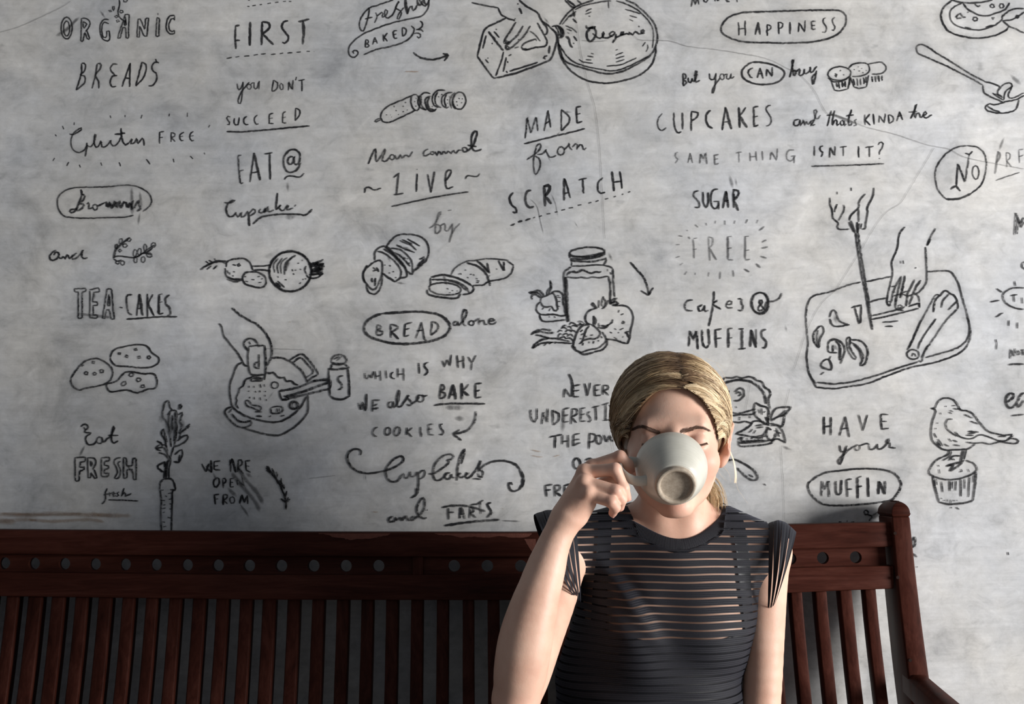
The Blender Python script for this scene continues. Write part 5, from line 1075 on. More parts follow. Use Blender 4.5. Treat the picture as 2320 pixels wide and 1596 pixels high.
# lowered arm, hand on the lap
E2 = W(1716, 1680, -0.305)
limb(body, [SR, W(1733, 1340, -0.302), W(1730, 1440, -0.302), W(1727, 1560, -0.303), E2], [0.034, 0.0300, 0.0285, 0.0265, 0.0270], 0.004, 4, 0.015)
W2 = np.array([hipx + 0.12, -0.50, 0.655], np.float32)
body.cap(E2, E2 + (W2 - E2) * 0.3, 0.031, 0.033, 0.02); body.cap(E2 + (W2 - E2) * 0.3, W2, 0.033, 0.021, 0.015)
K2 = W2 + A3((-0.03, -0.065, -0.012))
for i in range(4):
    m0 = K2 + A3((0.026 - 0.017 * i, -0.006 - 0.004 * abs(i - 1.5), 0.0)); body.cap(W2, m0, 0.016, 0.011, 0.01)
    L = (0.036, 0.042, 0.039, 0.031)[i]
    m1 = m0 + A3((-0.008, -L, 0.002)); m2 = m1 + A3((-0.004, -L * 0.6, -0.012)); m3 = m2 + A3((-0.002, -L * 0.4, -0.013))
    body.cap(m0, m1, 0.0098, 0.0082, 0.003); body.cap(m1, m2, 0.0082, 0.0074, 0.003); body.cap(m2, m3, 0.0074, 0.0064, 0.003)
t0 = W2 + A3((-0.018, -0.02, -0.004)); t1 = t0 + A3((-0.042, -0.022, -0.006)); t2 = t1 + A3((-0.022, -0.030, -0.004))
body.cap(t0, t1, 0.015, 0.011, 0.008); body.cap(t1, t2, 0.010, 0.0078, 0.003)
woman = empty('person', (hipx, -0.36, 0.45), 'woman in black striped top drinking from a pale cup on the bench', 'person')
allp = np.concatenate([np.stack([q[1], q[2] if q[0] == 'c' else q[1]]) for q in body.p])
lo = allp.min(0) - 0.14; hi = allp.max(0) + 0.14; lo[2] = 0.0
VH = 0.0024
V, Q = body.mesh(lo, hi, VH)
bo = np_mesh('body', V, Q, M_SKIN, woman); keep_world(bo)
# flush of the skin at knuckles, lips, cheeks, ear
fl_ = np.zeros(len(V), np.float32)
def flush(c, r, a):
    global fl_
    d = np.linalg.norm(V - c, axis=1); fl_ = np.maximum(fl_, a * np.exp(-(d / r) ** 2))
for F_ in FG:
    flush(hc(*F_[1]), 0.010, 0.30); flush(hc(*F_[3]), 0.011, 0.40); flush(hc(*F_[0]) , 0.010, 0.22)
    flush(hc(*F_[2]), 0.007, 0.22)
flush(H(0, -0.095, -0.064), 0.018, 0.55); flush(H(0.045, -0.07, -0.03), 0.022, 0.22); flush(H(-0.045, -0.07, -0.03), 0.022, 0.22)
flush(H(0.081, 0.0, -0.004), 0.018, 0.40); flush(EL + A3((0, 0, -0.02)), 0.035, 0.35); flush(H(0, -0.085, -0.092), 0.016, 0.25); flush(H(0.03, -0.09, 0.0), 0.012, 0.18); flush(H(-0.03, -0.09, 0.0), 0.012, 0.18)
at = bo.data.attributes.new('flush', 'FLOAT', 'POINT'); at.data.foreach_set('value', fl_)
from mathutils.bvhtree import BVHTree
bvh = BVHTree.FromPolygons([tuple(v) for v in V], [tuple(int(a) for a in q) for q in Q])
def onskin(px, py):
    d = (fwd + rgt * ((px - 1160) / FPX) + upv * ((798 - py) / FPX)).normalized()
    hit = bvh.ray_cast(CAM, d)
    return hit[0], hit[1]
# ---- tubes helper
class Tubes:
    def __init__(s): s.v = []; s.f = []; s.t = []
    def add(s, P, r0_, r1_, tone=(0.5, 0.5), n=3):
        P = np.asarray(P, float); m_ = len(P)
        T = np.gradient(P, axis=0); T /= np.maximum(np.linalg.norm(T, axis=1)[:, None], 1e-9)
        up = np.array([0.3, -0.8, 0.5]); A = np.cross(T, up); A /= np.maximum(np.linalg.norm(A, axis=1)[:, None], 1e-9); B_ = np.cross(T, A)
        b = len(s.v)
        for i in range(m_):
            u = i / (m_ - 1); r = r0_ + (r1_ - r0_) * u
            for k in range(n):
                a = 2 * math.pi * k / n
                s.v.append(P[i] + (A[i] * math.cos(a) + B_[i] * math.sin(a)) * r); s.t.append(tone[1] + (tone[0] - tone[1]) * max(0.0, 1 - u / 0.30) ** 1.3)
        for i in range(m_ - 1):
            for k in range(n):
                a = b + i * n + k; c = b + i * n + (k + 1) % n
                s.f.append((a, c, c + n, a + n))
    def obj(s, name, mat, parent):
        o = np_mesh(name, np.array(s.v), np.array(s.f), mat, parent)
        a = o.data.attributes.new('tone', 'FLOAT', 'POINT'); a.data.foreach_set('value', np.clip(np.array(s.t, np.float32), 0, 1))
        return o
def bez(P, n):
    P = [np.array(p, float) for p in P]; out = []
    for i in range(n):
        t = i / (n - 1); Q_ = P[:]
        while len(Q_) > 1: Q_ = [Q_[j] * (1 - t) + Q_[j + 1] * t for j in range(len(Q_) - 1)]
        out.append(Q_[0])
    return out
# ---- eyebrows and lashes
for side, pts in ((1, [(1541, 978), (1552, 976.5), (1563, 974), (1577, 969.5), (1591, 969.5), (1604, 975)]), (-1, [(1495, 981), (1484, 978), (1474, 974), (1462, 969.5), (1449, 967.5), (1436, 973)])):
    tb = Tubes(); cur = catmull(pts, 10)
    for i in range(len(cur) - 1):
        u = i / (len(cur) - 1)
        for q in range(13):
            p = cur[i] + rng.normal(0, 1, 2) * np.array([1.2, 1.7 * (1 - 0.7 * u) + 0.4]); dvec = np.array(cur[min(i + 1, len(cur) - 1)]) - np.array(cur[i]); dvec = dvec / np.linalg.norm(dvec)
            e = p + dvec * 7 + np.array([0, -2.2 * (1 - u)])
            h1, n1 = onskin(*p); h2, n2 = onskin(*e)
            if h1 is None or h2 is None: continue
            a = np.array(h1) + np.array(n1) * 0.0002; b = np.array(h2) + np.array(n2) * 0.0006
            tb.add([a, (a + b) / 2 + np.array(n1) * 0.0003, b], 0.00020, 0.00006)
    o = tb.obj('eyebrow', M_BROW, woman); keep_world(o)
    tb = Tubes()
    for i in range(80):
        u = i / 79; x = side * (0.019 + 0.024 * u); z = -0.0058 - 0.0022 * math.sin(u * math.pi) + 0.001 * u
        hit = bvh.ray_cast(Vector(H(x, -0.14, z)), Vector(Rh @ np.array([0, 1, 0], np.float32)))
        if hit[0] is None: continue
        a = np.array(hit[0]); tb.add([a, a + Rh @ np.array([side * 0.001 * u, -0.0012, -0.0016]), a + Rh @ np.array([side * 0.002 * u, -0.0028, -0.0030])], 0.00022, 0.00010)
    o = tb.obj('eyelashes', M_BROW, woman); keep_world(o)
# ---- fingernail on the middle finger and others
def nail(p_dip, p_tip, r, out):
    ax = (p_tip - p_dip); ax /= np.linalg.norm(ax); out = out - ax * (out @ ax); out /= np.linalg.norm(out); sd = np.cross(ax, out)
    v = []; f = []
    for i in range(7):
        for j in range(7):
            u = i / 6; w_ = (j / 6 - 0.5) * 2
            hw = r * 0.80 * (1 - 0.25 * max(0, (u - 0.7) / 0.3) ** 2 - 0.2 * (1 - u) ** 3)
            a = w_ * 0.95
            v.append(p_tip + ax * (-0.0085 + 0.0125 * u) + sd * math.sin(a) * hw + out * (math.cos(a) * r * 0.98 - 0.0002 + (r * 0.08 if u > .9 else 0) - 0.12 * r * u))
    for i in range(6):
        for j in range(6): a = i * 7 + j; f.append((a, a + 1, a + 8, a + 7))
    return np.array(v), np.array(f)
M_NAIL = mat_simple('pink_nail', (0.62, 0.33, 0.28), 0.25, 0.5, 0)
for F_, R_, out in ((FG[1], RG[1], (0.9, -0.45, 0.1)), (FG[0], RG[0], (0.8, -0.3, 0.5)), (FG[3], RG[3], (0.3, -0.6, -0.6))):
    v_, f_ = nail(hc(*F_[2]).astype(float), hc(*F_[3]).astype(float), R_[3] * 1.03, np.array(out, float))
    o = np_mesh('fingernail', v_, f_, M_NAIL, woman); keep_world(o)
# ---- hair: scalp cap plus combed locks
cap = Field()
cap.ell(H(0, 0.009, 0.034), (0.0768, 0.1005, 0.0886), 0.01, 'u', Rh)
cap.ell(H(0.006, 0.060, -0.030), (0.058, 0.045, 0.050), 0.03, 'u', Rh)
cap.ell(H(0.001, -0.085, -0.040), (0.0665, 0.098, 0.1130), 0.008, 's', Rh)
Vc, Qc = cap.mesh(HC - 0.15, HC + 0.15, 0.003, prune=False)
hair = np_mesh('hair', Vc, Qc, M_HAIR, woman); keep_world(hair)
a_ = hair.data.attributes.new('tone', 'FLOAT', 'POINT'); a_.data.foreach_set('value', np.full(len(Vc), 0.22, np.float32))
hair['label'] = 'blonde hair parted in the middle and tied back low'
EC = np.array([0, 0.008, 0.034]); ER = np.array([0.0790, 0.1030, 0.0910])
def sph(v):
    v = np.array(v, float); return v / np.linalg.norm(v)
def strand(S, C1, C2, E, n, lift, wob, ph):
    P = bez([S, C1, C2, E], n); out = []
    for i, p in enumerate(P):
        d = p / np.linalg.norm(p); u = i / (n - 1)
        r = 1 + lift * (0.25 + math.sin(min(1, u * 1.3) * math.pi)) + wob * math.sin(ph + u * 7.0)
        # the ellipsoid narrows towards the nape
        q = EC + d * ER * r
        out.append(np.array(H(*q), float))
    return out
tb = Tubes()
PX = 0.16
def add_lock(S, side, fy, spread=0.055, ns=15, tone=0.55, lift=0.045, C1=None, C2=None, rootd=0.25):
    """S start direction; fy how far forward (0 front .. 1 crown)"""
    c1 = sph((side * (0.80 - 0.25 * fy), -0.52 + 0.75 * fy + S[1] * 0.2, 0.55 - 0.12 * fy))
    c2 = sph((side * 1.0, 0.12 + 0.45 * fy, -0.22 - 0.10 * (1 - fy))) * 1.15
    if C1: c1 = np.array(C1); c2 = np.array(C2) * 1.06
    E = sph((side * 0.30, 0.92, -0.80))
    lf = lift * rng.uniform(0.5, 1.25); ph = rng.uniform(0, 6); tn = np.clip(tone + rng.normal(0, 0.23), 0.03, 1.0)
    o1 = rng.normal(0, 0.055, 3); o2 = rng.normal(0, 0.05, 3)
    for k in range(ns):
        s_ = rng.normal(0, spread, 3)
        P = strand(np.array(S) + s_ * 0.55, c1 + o1 + s_, c2 + o2 + s_ * 1.1, E + s_ * 0.8, 15, lf + abs(s_[0]) * 0.12, 0.006, ph)
        t = np.clip(tn + rng.normal(0, 0.10), 0, 1)
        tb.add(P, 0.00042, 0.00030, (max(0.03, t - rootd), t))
for side in (-1, 1):  # right-hand locks get paler tones: the lit side is painted into the hair
    for i in range(74):                                # from the parting
        u = rng.uniform(0, 1) ** 0.8
        yy = -0.93 + 1.43 * u
        S = sph((PX + side * rng.uniform(0.004, 0.04), yy, math.sqrt(max(0.05, 1 - min(0.95, yy * yy)))))
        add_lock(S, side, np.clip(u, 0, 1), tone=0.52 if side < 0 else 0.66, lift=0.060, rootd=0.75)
    for i in range(60):                                # from the hairline, falling over the temples
        u = i / 59
        th_ = math.radians(13 + side * (64 if side > 0 else 86) * u)
        x_ = 0.0640 * math.sin(th_); z_ = -0.040 + 0.1115 * max(0, math.cos(th_)) ** 0.72
        a = x_ / ER[0]; c = (z_ - EC[2]) / ER[2]; S = sph((a, -math.sqrt(max(0.02, 1 - min(0.98, a * a + c * c))), c))
        add_lock(S, side, 0.0, 0.022, 14, 0.58 if side < 0 else 0.74, 0.028, (side * (0.62 + 0.25 * u), -0.66 + 0.25 * u, 0.42 - 0.52 * u), (side * 1.0, 0.0, -0.34))
    for i in range(30):                                # second row just behind it
        u = i / 29
        th_ = math.radians(13 + side * (60 if side > 0 else 84) * u)
        x_ = 0.071 * math.sin(th_); z_ = -0.036 + 0.122 * max(0, math.cos(th_)) ** 0.72
        a = x_ / ER[0]; c = (z_ - EC[2]) / ER[2]; S = sph((a, -math.sqrt(max(0.02, 1 - min(0.98, a * a + c * c))), c))
        add_lock(S, side, 0.0, 0.04, 14, 0.50 if side < 0 else 0.66, 0.045, (side * (0.70 + 0.2 * u), -0.55 + 0.25 * u, 0.48 - 0.5 * u), (side * 1.0, 0.05, -0.28))
# crown and back
for i in range(60):
    a = rng.uniform(-1.3, 1.3); S = sph((math.sin(a) * 0.7, rng.uniform(0.2, 0.7), 0.8))
    E = sph((0.1, 0.95, -0.75)); 
    for k in range(8):
        s_ = rng.normal(0, 0.06, 3); t = np.clip(rng.normal(0.5, 0.15), 0, 1)
        tb.add(strand(S + s_, sph((math.sin(a), 0.8, 0.4)) + s_, sph((math.sin(a) * 0.8, 1, -0.2)) + s_, E + s_, 10, 0.03, 0.004, 0), 0.0005, 0.0004, (t, t))
# low ponytail hanging behind the neck
for i in range(420):
    s_ = rng.normal(0, 1, 3); t = np.clip(rng.normal(0.66, 0.15), 0, 1)
    a = H(0.020 + s_[0] * 0.012, 0.082 + s_[1] * 0.006, -0.045 + s_[2] * 0.008)
    b = H(0.062 + s_[0] * 0.008, 0.085 + s_[1] * 0.008, -0.050 + s_[2] * 0.006)
    c = H(0.064 + s_[0] * 0.0075, 0.062 + s_[1] * 0.008, -0.085)
    d = H(0.053 + s_[0] * 0.0105, 0.050 + s_[1] * 0.008, -0.104 + s_[2] * 0.0035)
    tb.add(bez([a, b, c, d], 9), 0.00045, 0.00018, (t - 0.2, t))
# loose wisps
def wisp(pts, r=0.00022, tone=0.9, Y=-0.33, n=1, sp=1.2):
    for k in range(n):
        j = rng.normal(0, sp, 2)
        tb.add([np.array(unp(px + j[0] * (0.3 + 0.7 * i / len(pts)), py + j[1], Y)) for i, (px, py) in enumerate(catmull(pts, 5))], r, r * 0.4, (tone, tone))
wisp([(1648, 1000), (1655, 1025), (1663, 1048), (1667, 1075), (1666, 1095)], 0.00035, 1.0, -0.33, 12, 0.8)
wisp([(1650, 1010), (1662, 1050), (1668, 1100), (1680, 1122), (1692, 1140)], 0.00018, 1.0)
for p in ([(1653, 940), (1662, 955), (1672, 966)], [(1625, 1065), (1640, 1082), (1650, 1090)], [(1655, 975), (1652, 995), (1648, 1008)], [(1640, 1058), (1652, 1075), (1655, 1095)],
          [(1465, 857), (1466, 880), (1480, 903)], [(1478, 858), (1477, 880), (1483, 902)], [(1622, 826), (1640, 850), (1641, 880), (1636, 905)], [(1570, 795), (1585, 800), (1600, 812)],
          [(1480, 800), (1500, 792), (1525, 800)], [(1490, 806), (1510, 797), (1535, 806)], [(1388, 960), (1383, 990), (1390, 1020), (1394, 1040)], [(1392, 980), (1388, 1010), (1396, 1035)],
          [(1545, 1130), (1552, 1128), (1560, 1133)], [(1452, 834), (1454, 842), (1457, 846)], [(1600, 815), (1628, 826), (1646, 838)], [(1408, 880), (1395, 910), (1389, 950)]):
    wisp(p, 0.00016, 0.85, -0.36 if p[0][0] < 1500 and p[0][1] > 840 else -0.33)
hs = tb.obj('hair_strands', M_HAIR, hair); hs['kind'] = 'stuff'
hs.matrix_parent_inverse = Matrix.Identity(4)
# ---- garments
def smoothclip(V, Q, g_):
    """keep the part of a surface where g_ > 0, with the cut edge moved onto g_ = 0"""
    gv = g_(V); keepf = (gv[Q] > 0).any(1) ; Q2 = Q[keepf]
    used = np.unique(Q2); V = V.copy()
    for _ in range(3):
        gv = g_(V); bad = used[gv[used] < 0]
        if len(bad) == 0: break
        ep = 1e-4; P = V[bad]; g0 = gv[bad]
        gr = np.stack([(g_(P + np.eye(3)[a] * ep) - g0) / ep for a in range(3)], 1)
        V[bad] = P - (g0 / np.maximum((gr ** 2).sum(1), 1e-6))[:, None] * gr
    mp = -np.ones(len(V), int); mp[used] = np.arange(len(used))
    return V[used], mp[Q2]
def fold_noise(P):
    x, y, z = P[:, 0], P[:, 1], P[:, 2]
    f = 0.0022 * np.sin(x * 62 + z * 18 + 1.0) * np.exp(-((z - 0.93) / 0.13) ** 2)
    # long drag fold from the raised shoulder down across the chest
    A = W(1345, 1255, -0.35); B_ = W(1500, 1470, -0.38); ab = (B_ - A)[[0, 2]]; t = ((P[:, [0, 2]] - A[[0, 2]]) @ ab) / (ab @ ab)
    d = ((P[:, [0, 2]] - A[[0, 2]]) @ np.array([-ab[1], ab[0]])) / np.linalg.norm(ab)
    w_ = np.clip(1 - np.abs(t - 0.5) * 1.7, 0, 1)
    f += w_ * (0.0055 * np.exp(-(d / 0.010) ** 2) - 0.0035 * np.exp(-((d - 0.018) / 0.010) ** 2) + 0.003 * np.exp(-((d + 0.030) / 0.012) ** 2))
    f += 0.0035 * np.sin(z * 95 + x * 40) * np.clip((0.90 - z) / 0.12, 0, 1)
    return f
tf = Field(); torso(tf)
tf.ell(W(1466, 1600, -0.298), (0.119, 0.092, 0.16), 0.05)
Vt, Qt = tf.mesh(np.array([SL[0] - 0.09, -0.52, 0.52], np.float32), np.array([SR[0] + 0.09, -0.12, 1.14], np.float32), 0.003, off=0.0065)
# normals for offsetting
def vnorm(f, P):
    ep = 1e-3; d0 = f.eval(P.astype(np.float32))
    gr = np.stack([f.eval((P + np.eye(3)[a] * ep).astype(np.float32)) - d0 for a in range(3)], 1)
    return gr / np.maximum(np.linalg.norm(gr, axis=1)[:, None], 1e-9)
Nt = vnorm(tf, Vt)
Vs = Vt + Nt * fold_noise(Vt)[:, None]
xL = float(W(1306, 1280, -0.32)[0]); xR = float(W(1741, 1280, -0.31)[0]); zArm = float(W(1500, 1392, -0.31)[2])
NC = W(1528, 1178, -0.300)
AXC = (float(W(1529, 1150, -0.30)[0]), -0.294)
ZC = [[float(W(1529, 1224, -0.370)[2]), float(W(1529, 1132, -0.25)[2])], [float(W(1529, 1257, -0.380)[2]), float(W(1529, 1152, -0.25)[2])]]
def col_z(a, k):
    zf = (1 + np.cos(a)) / 2
    return ZC[k][1] + (ZC[k][0] - ZC[k][1]) * zf ** 2.5
def g_shirt(P):
    an_ = np.arctan2(P[:, 0] - AXC[0], -(P[:, 1] - AXC[1]))
    neck = col_z(an_, 1) + 0.005 - P[:, 2]
    neck = np.maximum(neck, (np.sqrt(((P[:, 0] - AXC[0]) / 0.072) ** 2 + ((P[:, 1] - AXC[1]) / 0.100) ** 2) - 1) * 0.07)
    right = np.where(P[:, 2] > zArm, xR - P[:, 0], 0.05)
    left = np.where(P[:, 2] > zArm + 0.01, P[:, 0] - xL, 0.05)
    return np.minimum(np.minimum(neck, P[:, 2] - 0.56), np.minimum(left, right))
Vs2, Qs2 = smoothclip(Vs, Qt, g_shirt)
shirt = np_mesh('striped_top', Vs2, Qs2, M_KNIT, woman); keep_world(shirt)
shirt['label'] = 'sheer black top with horizontal knitted stripes'
PITCH = 0.01035
def bandc(P):
    x = P[:, 0]; z = P[:, 2]
    return (z + 0.10 * (x - NC[0]) ** 2 + 0.016 * (x - NC[0]) + 0.25 * fold_noise(P)) / PITCH
at = shirt.data.attributes.new('band', 'FLOAT', 'POINT'); at.data.foreach_set('value', bandc(Vs2).astype(np.float32))
# camisole underneath
Vk = Vt - Nt * 0.0035
zc = float(W(1500, 1447, -0.36)[2]); sx1 = float(W(1362, 1300, -0.33)[0]); sx2 = float(W(1682, 1300, -0.33)[0])
def g_cami(P):
    top = zc + 0.22 * np.clip(np.abs(P[:, 0] - NC[0]) - 0.045, 0, 1) - P[:, 2]
    st = 0.0095 - np.minimum(np.abs(P[:, 0] - sx1 - 0.10 * (P[:, 2] - 1.0)), np.abs(P[:, 0] - sx2 + 0.06 * (P[:, 2] - 1.0)))
    side = np.where(P[:, 2] > zArm, np.minimum(P[:, 0] - xL - 0.003, xR - 0.003 - P[:, 0]), 0.05)
    return np.minimum(np.minimum(np.minimum(np.maximum(top, st), P[:, 2] - 0.57), side), g_shirt(P))
Vk2, Qk2 = smoothclip(Vk, Qt, g_cami)
cm = np_mesh('camisole', Vk2, Qk2, M_CAMI, woman); keep_world(cm)
# collar
def ring(front, back, hx, cx, zs, n=56):
    out = []
    for i in range(n):
        a = 2 * math.pi * i / n; s_, c_ = math.sin(a), math.cos(a)     # c_=1 front
        y = (front[1] + back[1]) / 2 + (front[1] - back[1]) / 2 * c_
        zf = (1 + c_) / 2
        y += -0.004 * 0
        z = back[2] + (front[2] - back[2]) * (zf ** 2.6)
        x = cx + s_ * hx + (front[0] - cx) * zf
        out.append(Vector((x, y, z)))
    return out
rings_ = []; NCOL = 72
for zi, off_ in ((0.0, -0.001), (0.0, 0.0022), (0.12, 0.0034), (0.5, 0.0040), (0.9, 0.0040), (1.0, 0.0030), (1.03, -0.001)):
    rr = []
    for i in range(NCOL):
        a = 2 * math.pi * i / NCOL; s_, c_ = math.sin(a), math.cos(a)
        z = col_z(a, 0) * (1 - zi) + col_z(a, 1) * zi
        h_, n2_, _, _ = bvh.ray_cast(Vector((AXC[0] + s_ * 0.105, AXC[1] - c_ * 0.105, z)), Vector((-s_, c_, 0)), 0.2)
        if h_ is None: h_ = Vector((AXC[0] + s_ * 0.05, AXC[1] - c_ * 0.05, z)); 
        rr.append([h_.x, h_.y, z, s_, c_, off_])
    rr = np.array(rr); rad = np.hypot(rr[:, 0] - AXC[0], rr[:, 1] - AXC[1])
    for _ in range(3): rad = 0.25 * np.roll(rad, 1) + 0.5 * rad + 0.25 * np.roll(rad, -1)
    rings_.append([Vector((AXC[0] + r[3] * (ra + r[5]), AXC[1] - r[4] * (ra + r[5]), r[2] + max(0, r[5]) * 0.5)) for r, ra in zip(rr, rad)])
oring = rings_[-1]
n_ = len(oring); v_ = [p for r_ in rings_ for p in r_]; f_ = []
for i in range(len(rings_) - 1):
    for k in range(n_): f_.append((i * n_ + k, i * n_ + (k + 1) % n_, (i + 1) * n_ + (k + 1) % n_, (i + 1) * n_ + k))
col = mesh_obj('collar', v_, f_, M_BLACK, woman, True); keep_world(col)
sd = col.modifiers.new('sub', 'SUBSURF'); sd.levels = 1; sd.render_levels = 1
at = col.data.attributes.new('band', 'FLOAT', 'POINT'); at.data.foreach_set('value', np.array([i % n_ * 1.0 for i in range(len(v_))], np.float32))
# cap sleeves: bands running parallel to the seam
def sleeve(S4, O4, nb, ruff=0.0):
    def loop(P4, n=48):
        out = []
        for i in range(n):
            a = 2 * math.pi * i / n; P = [np.array(p, float) for p in P4]
            c = (P[0] + P[2]) / 2; e1 = (P[0] - P[2]) / 2; cf_ = (P[1] + P[3]) / 2; e2 = (P[1] - P[3]) / 2
            out.append(c + e1 * math.cos(a) + (e2) * math.sin(a) + (cf_ - c) * abs(math.sin(a)) ** 1.2)
        return out
    A, B_ = loop(S4), loop(O4); T = 70; v = []; bd = []
    for j in range(T):
        t = j / (T - 1)
        for i, (a, b) in enumerate(zip(A, B_)):
            an = 2 * math.pi * i / len(A)
            p = a + (b - a) * t; nrm = p - (np.array(S4[0]) + np.array(S4[2])) / 2
            p = p + np.array([0, 0, 0.010]) * math.sin(t * math.pi) * max(0, math.cos(an)) + np.array([0.0, -0.004, 0]) * math.sin(t * math.pi) * math.sin(an)
            p = p + np.array([0, 1, 0.3]) * ruff * math.sin(t * nb * 2 * math.pi) * 0.5
            bb = t * nb + 0.35; fr_ = bb % 1.0; openn = max(0.0, -math.cos(an) + 0.35) * (1 if math.sin(an) > -0.3 else 0.4)
            gw = 0.02 + 0.50 * min(1, openn / 1.2); v.append(p); bd.append(math.floor(bb) + (0.06 + 0.16 * fr_ / gw if fr_ < gw else 0.31 + 0.68 * (fr_ - gw) / (1 - gw)))
    n = len(A); f = [(j * n + k, j * n + (k + 1) % n, (j + 1) * n + (k + 1) % n, (j + 1) * n + k) for j in range(T - 1) for k in range(n)]
    o = np_mesh('sleeve', np.array(v), np.array(f), M_KNIT, woman); keep_world(o)
    at = o.data.attributes.new('band', 'FLOAT', 'POINT'); at.data.foreach_set('value', np.array(bd, np.float32))
    return o
sleeve((W(1740, 1187, -0.300), W(1741, 1290, -0.352), W(1737, 1392, -0.305), W(1741, 1290, -0.252)),
       (W(1804, 1206, -0.300), W(1783, 1288, -0.362), W(1755, 1370, -0.325), W(1783, 1288, -0.246)), 3.4, 0.0014)
sleeve((W(1302, 1178, -0.312), W(1312, 1270, -0.385), W(1316, 1368, -0.335), W(1302, 1265, -0.262)),
       (W(1212, 1166, -0.325), W(1262, 1280, -0.425), W(1299, 1352, -0.356), W(1236, 1250, -0.280)), 4.6, 0.0014)
# trousers and shoes, out of the picture below the frame
lg = Field()
lg.ell(np.array([hipx, -0.345, 0.590], np.float32), (0.160, 0.112, 0.115), 0.05)
for sgn in (-1, 1):
    hip = np.array([hipx + sgn * 0.085, -0.37, 0.556], np.float32); kn = np.array([hipx + sgn * 0.095, -0.80, 0.515], np.float32); an = np.array([hipx + sgn * 0.10, -0.77, 0.085], np.float32)
    lg.cap(hip, kn, 0.078, 0.056, 0.04); lg.cap(kn, an, 0.056, 0.045, 0.02)
Vl, Ql = lg.mesh(np.array([hipx - 0.3, -1.0, 0.03], np.float32), np.array([hipx + 0.3, -0.15, 0.75], np.float32), 0.008, off=0.009)
Vl, Ql = smoothclip(Vl, Ql, lambda P: np.minimum(P[:, 2] - 0.10, 0.66 - P[:, 2]))
Vl[:, 2] = np.maximum(Vl[:, 2], np.where((Vl[:, 1] > -0.66), 0.4555, 0.0))
tr = np_mesh('trousers', Vl, Ql, M_TROU, woman); keep_world(tr)
# ================================================================ the cup
M_GLAZE = None
def mat_glaze():
    n = NT('pale_grey_stoneware_glaze'); o = tex(n)
    a = n.add('ShaderNodeAttribute', attribute_name='bare').outputs['Fac']
    hgt = n.add('ShaderNodeAttribute', attribute_name='along').outputs['Fac']
    nz = n.noise(3.0, 6, 0.7, None); 
    cv = n.add('ShaderNodeCombineXYZ'); n.l(n.math('MULTIPLY', hgt, 260.0), cv.inputs[0]); n.l(nz.inputs['Vector'].links[0].from_socket if nz.inputs['Vector'].links else cv.outputs[0], nz.inputs['Vector'])
    sp = n.noise(60, 5, 0.6, o)
    c = n.mix(sp.outputs[0], (0.47, 0.455, 0.39), (0.60, 0.585, 0.52))
    c = n.mix(0.5, c, n.ramp(nz.outputs[0], [(0.35, g(0.74)), (0.6, g(1.08))]).outputs[0], 'MULTIPLY')
    b2 = n.ramp(n.noise(180, 5, 0.7, o).outputs[0], [(0.3, (0.27, 0.215, 0.16)), (0.7, (0.44, 0.37, 0.29))]).outputs[0]
    n.l(n.mix(a, c, b2), n.p.inputs['Base Color'])
    n.l(n.math('ADD', n.math('MULTIPLY', a, 0.45), 0.30), n.p.inputs['Roughness'])
    n.bump(n.math('ADD', nz.outputs[0], n.math('MULTIPLY', sp.outputs[0], 0.3)), 0.25, 0.0008)
    return n.m
M_GLAZE = mat_glaze()
RC = np.array(unp(1519.5, 1053, -0.458)); axd = np.array([-0.02, -0.905, -0.425]); axd /= np.linalg.norm(axd)
FCt = RC + axd * 0.066
cup = empty('cup', tuple(FCt), 'pale grey stoneware cup tipped up to the woman\'s mouth', 'cup')
e1 = np.cross(axd, [0, 0, 1.0]); e1 /= np.linalg.norm(e1); e2 = np.cross(axd, e1)
prof = [(0.0440, 0.0), (0.0452, -0.0012), (0.0464, -0.0006), (0.0468, 0.003), (0.0470, 0.012), (0.0458, 0.021), (0.0434, 0.030), (0.0398, 0.039), (0.0356, 0.0475), (0.0312, 0.0545), (0.0282, 0.0580), (0.0264, 0.0592),
        (0.0258, 0.0605), (0.0256, 0.0640), (0.0246, 0.0660), (0.0222, 0.0662), (0.0205, 0.0650), (0.0196, 0.0625), (0.0188, 0.0612), (0.0120, 0.0606), (0.0001, 0.0604)]
inner = [(0.0001, 0.0555), (0.015, 0.0550), (0.028, 0.0505), (0.0335, 0.0440), (0.0395, 0.030), (0.0430, 0.018), (0.0440, 0.006), (0.0440, 0.0)]
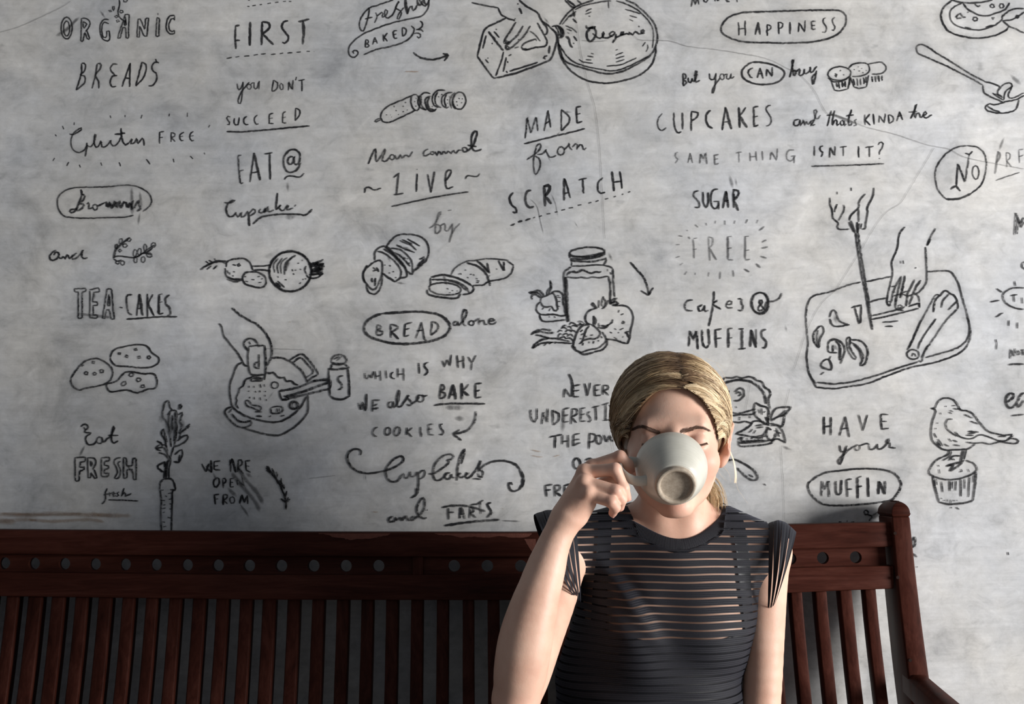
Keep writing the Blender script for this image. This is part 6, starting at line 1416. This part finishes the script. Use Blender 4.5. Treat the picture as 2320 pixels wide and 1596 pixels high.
def lathe(name, pr, close, parent, n=72):
    v = []; bare = []; along = []; f = []
    for r, h in pr:
        for k in range(n):
            a = 2 * math.pi * k / n; v.append(RC + axd * h + e1 * r * math.cos(a) + e2 * r * math.sin(a))
            bare.append(1.0 if (h > 0.0600 and close) else (0.35 if h > 0.0588 and close else 0.0)); along.append(h)
    for i in range(len(pr) - 1):
        for k in range(n): f.append((i * n + k, i * n + (k + 1) % n, (i + 1) * n + (k + 1) % n, (i + 1) * n + k))
    o = np_mesh(name, np.array(v), np.array(f), M_GLAZE, parent); fix_normals(o)
    for p in o.data.polygons: p.use_smooth = True
    for nm, ar in (('bare', bare), ('along', along)):
        at = o.data.attributes.new(nm, 'FLOAT', 'POINT'); at.data.foreach_set('value', np.array(ar, np.float32))
    keep_world(o); return o
def dense(pr, m_=4):
    out = []
    Q_ = [np.array(p) for p in pr]
    c = catmull(Q_, m_); return [(max(0.0001, float(p[0])), float(p[1])) for p in c]
lathe('cup_body', dense(prof) + [], True, cup); lathe('cup_inside', dense(inner, 3), False, cup)
hp = [(1466, 1089, -0.497), (1448, 1091, -0.500), (1430, 1087, -0.500), (1415, 1077, -0.497), (1406, 1064, -0.489), (1407, 1052, -0.478), (1418, 1046, -0.470), (1434, 1047, -0.467), (1450, 1051, -0.466)]
HP = [np.array(unp(*p)) for p in hp]
c3 = []
for i in range(len(HP) - 1):
    a = HP[max(0, i - 1)]; b = HP[i]; c = HP[i + 1]; d = HP[min(len(HP) - 1, i + 2)]
    for k in range(5):
        t = k / 5; c3.append(0.5 * (2 * b + (c - a) * t + (2 * a - 5 * b + 4 * c - d) * t * t + (3 * b - 3 * c + d - a) * t ** 3))
c3.append(HP[-1]); c3 = np.array(c3); T_ = np.gradient(c3, axis=0); T_ /= np.linalg.norm(T_, axis=1)[:, None]
wide = np.array([0, -0.40, 0.915]); secs = []
for i, (p, t) in enumerate(zip(c3, T_)):
    w_ = wide - t * (wide @ t); w_ /= np.linalg.norm(w_); s_ = np.cross(t, w_)
    u = i / (len(c3) - 1); hw = 0.0066 + 0.0016 * (2 * u - 1) ** 4; ht = 0.0032 + 0.0012 * (2 * u - 1) ** 4
    secs.append([Vector(p + w_ * hw * math.cos(a) + s_ * ht * math.sin(a)) for a in [2 * math.pi * k / 14 for k in range(14)]])
hd = sweep('handle', secs, M_GLAZE, cup, 0)
for p in hd.data.polygons: p.use_smooth = True
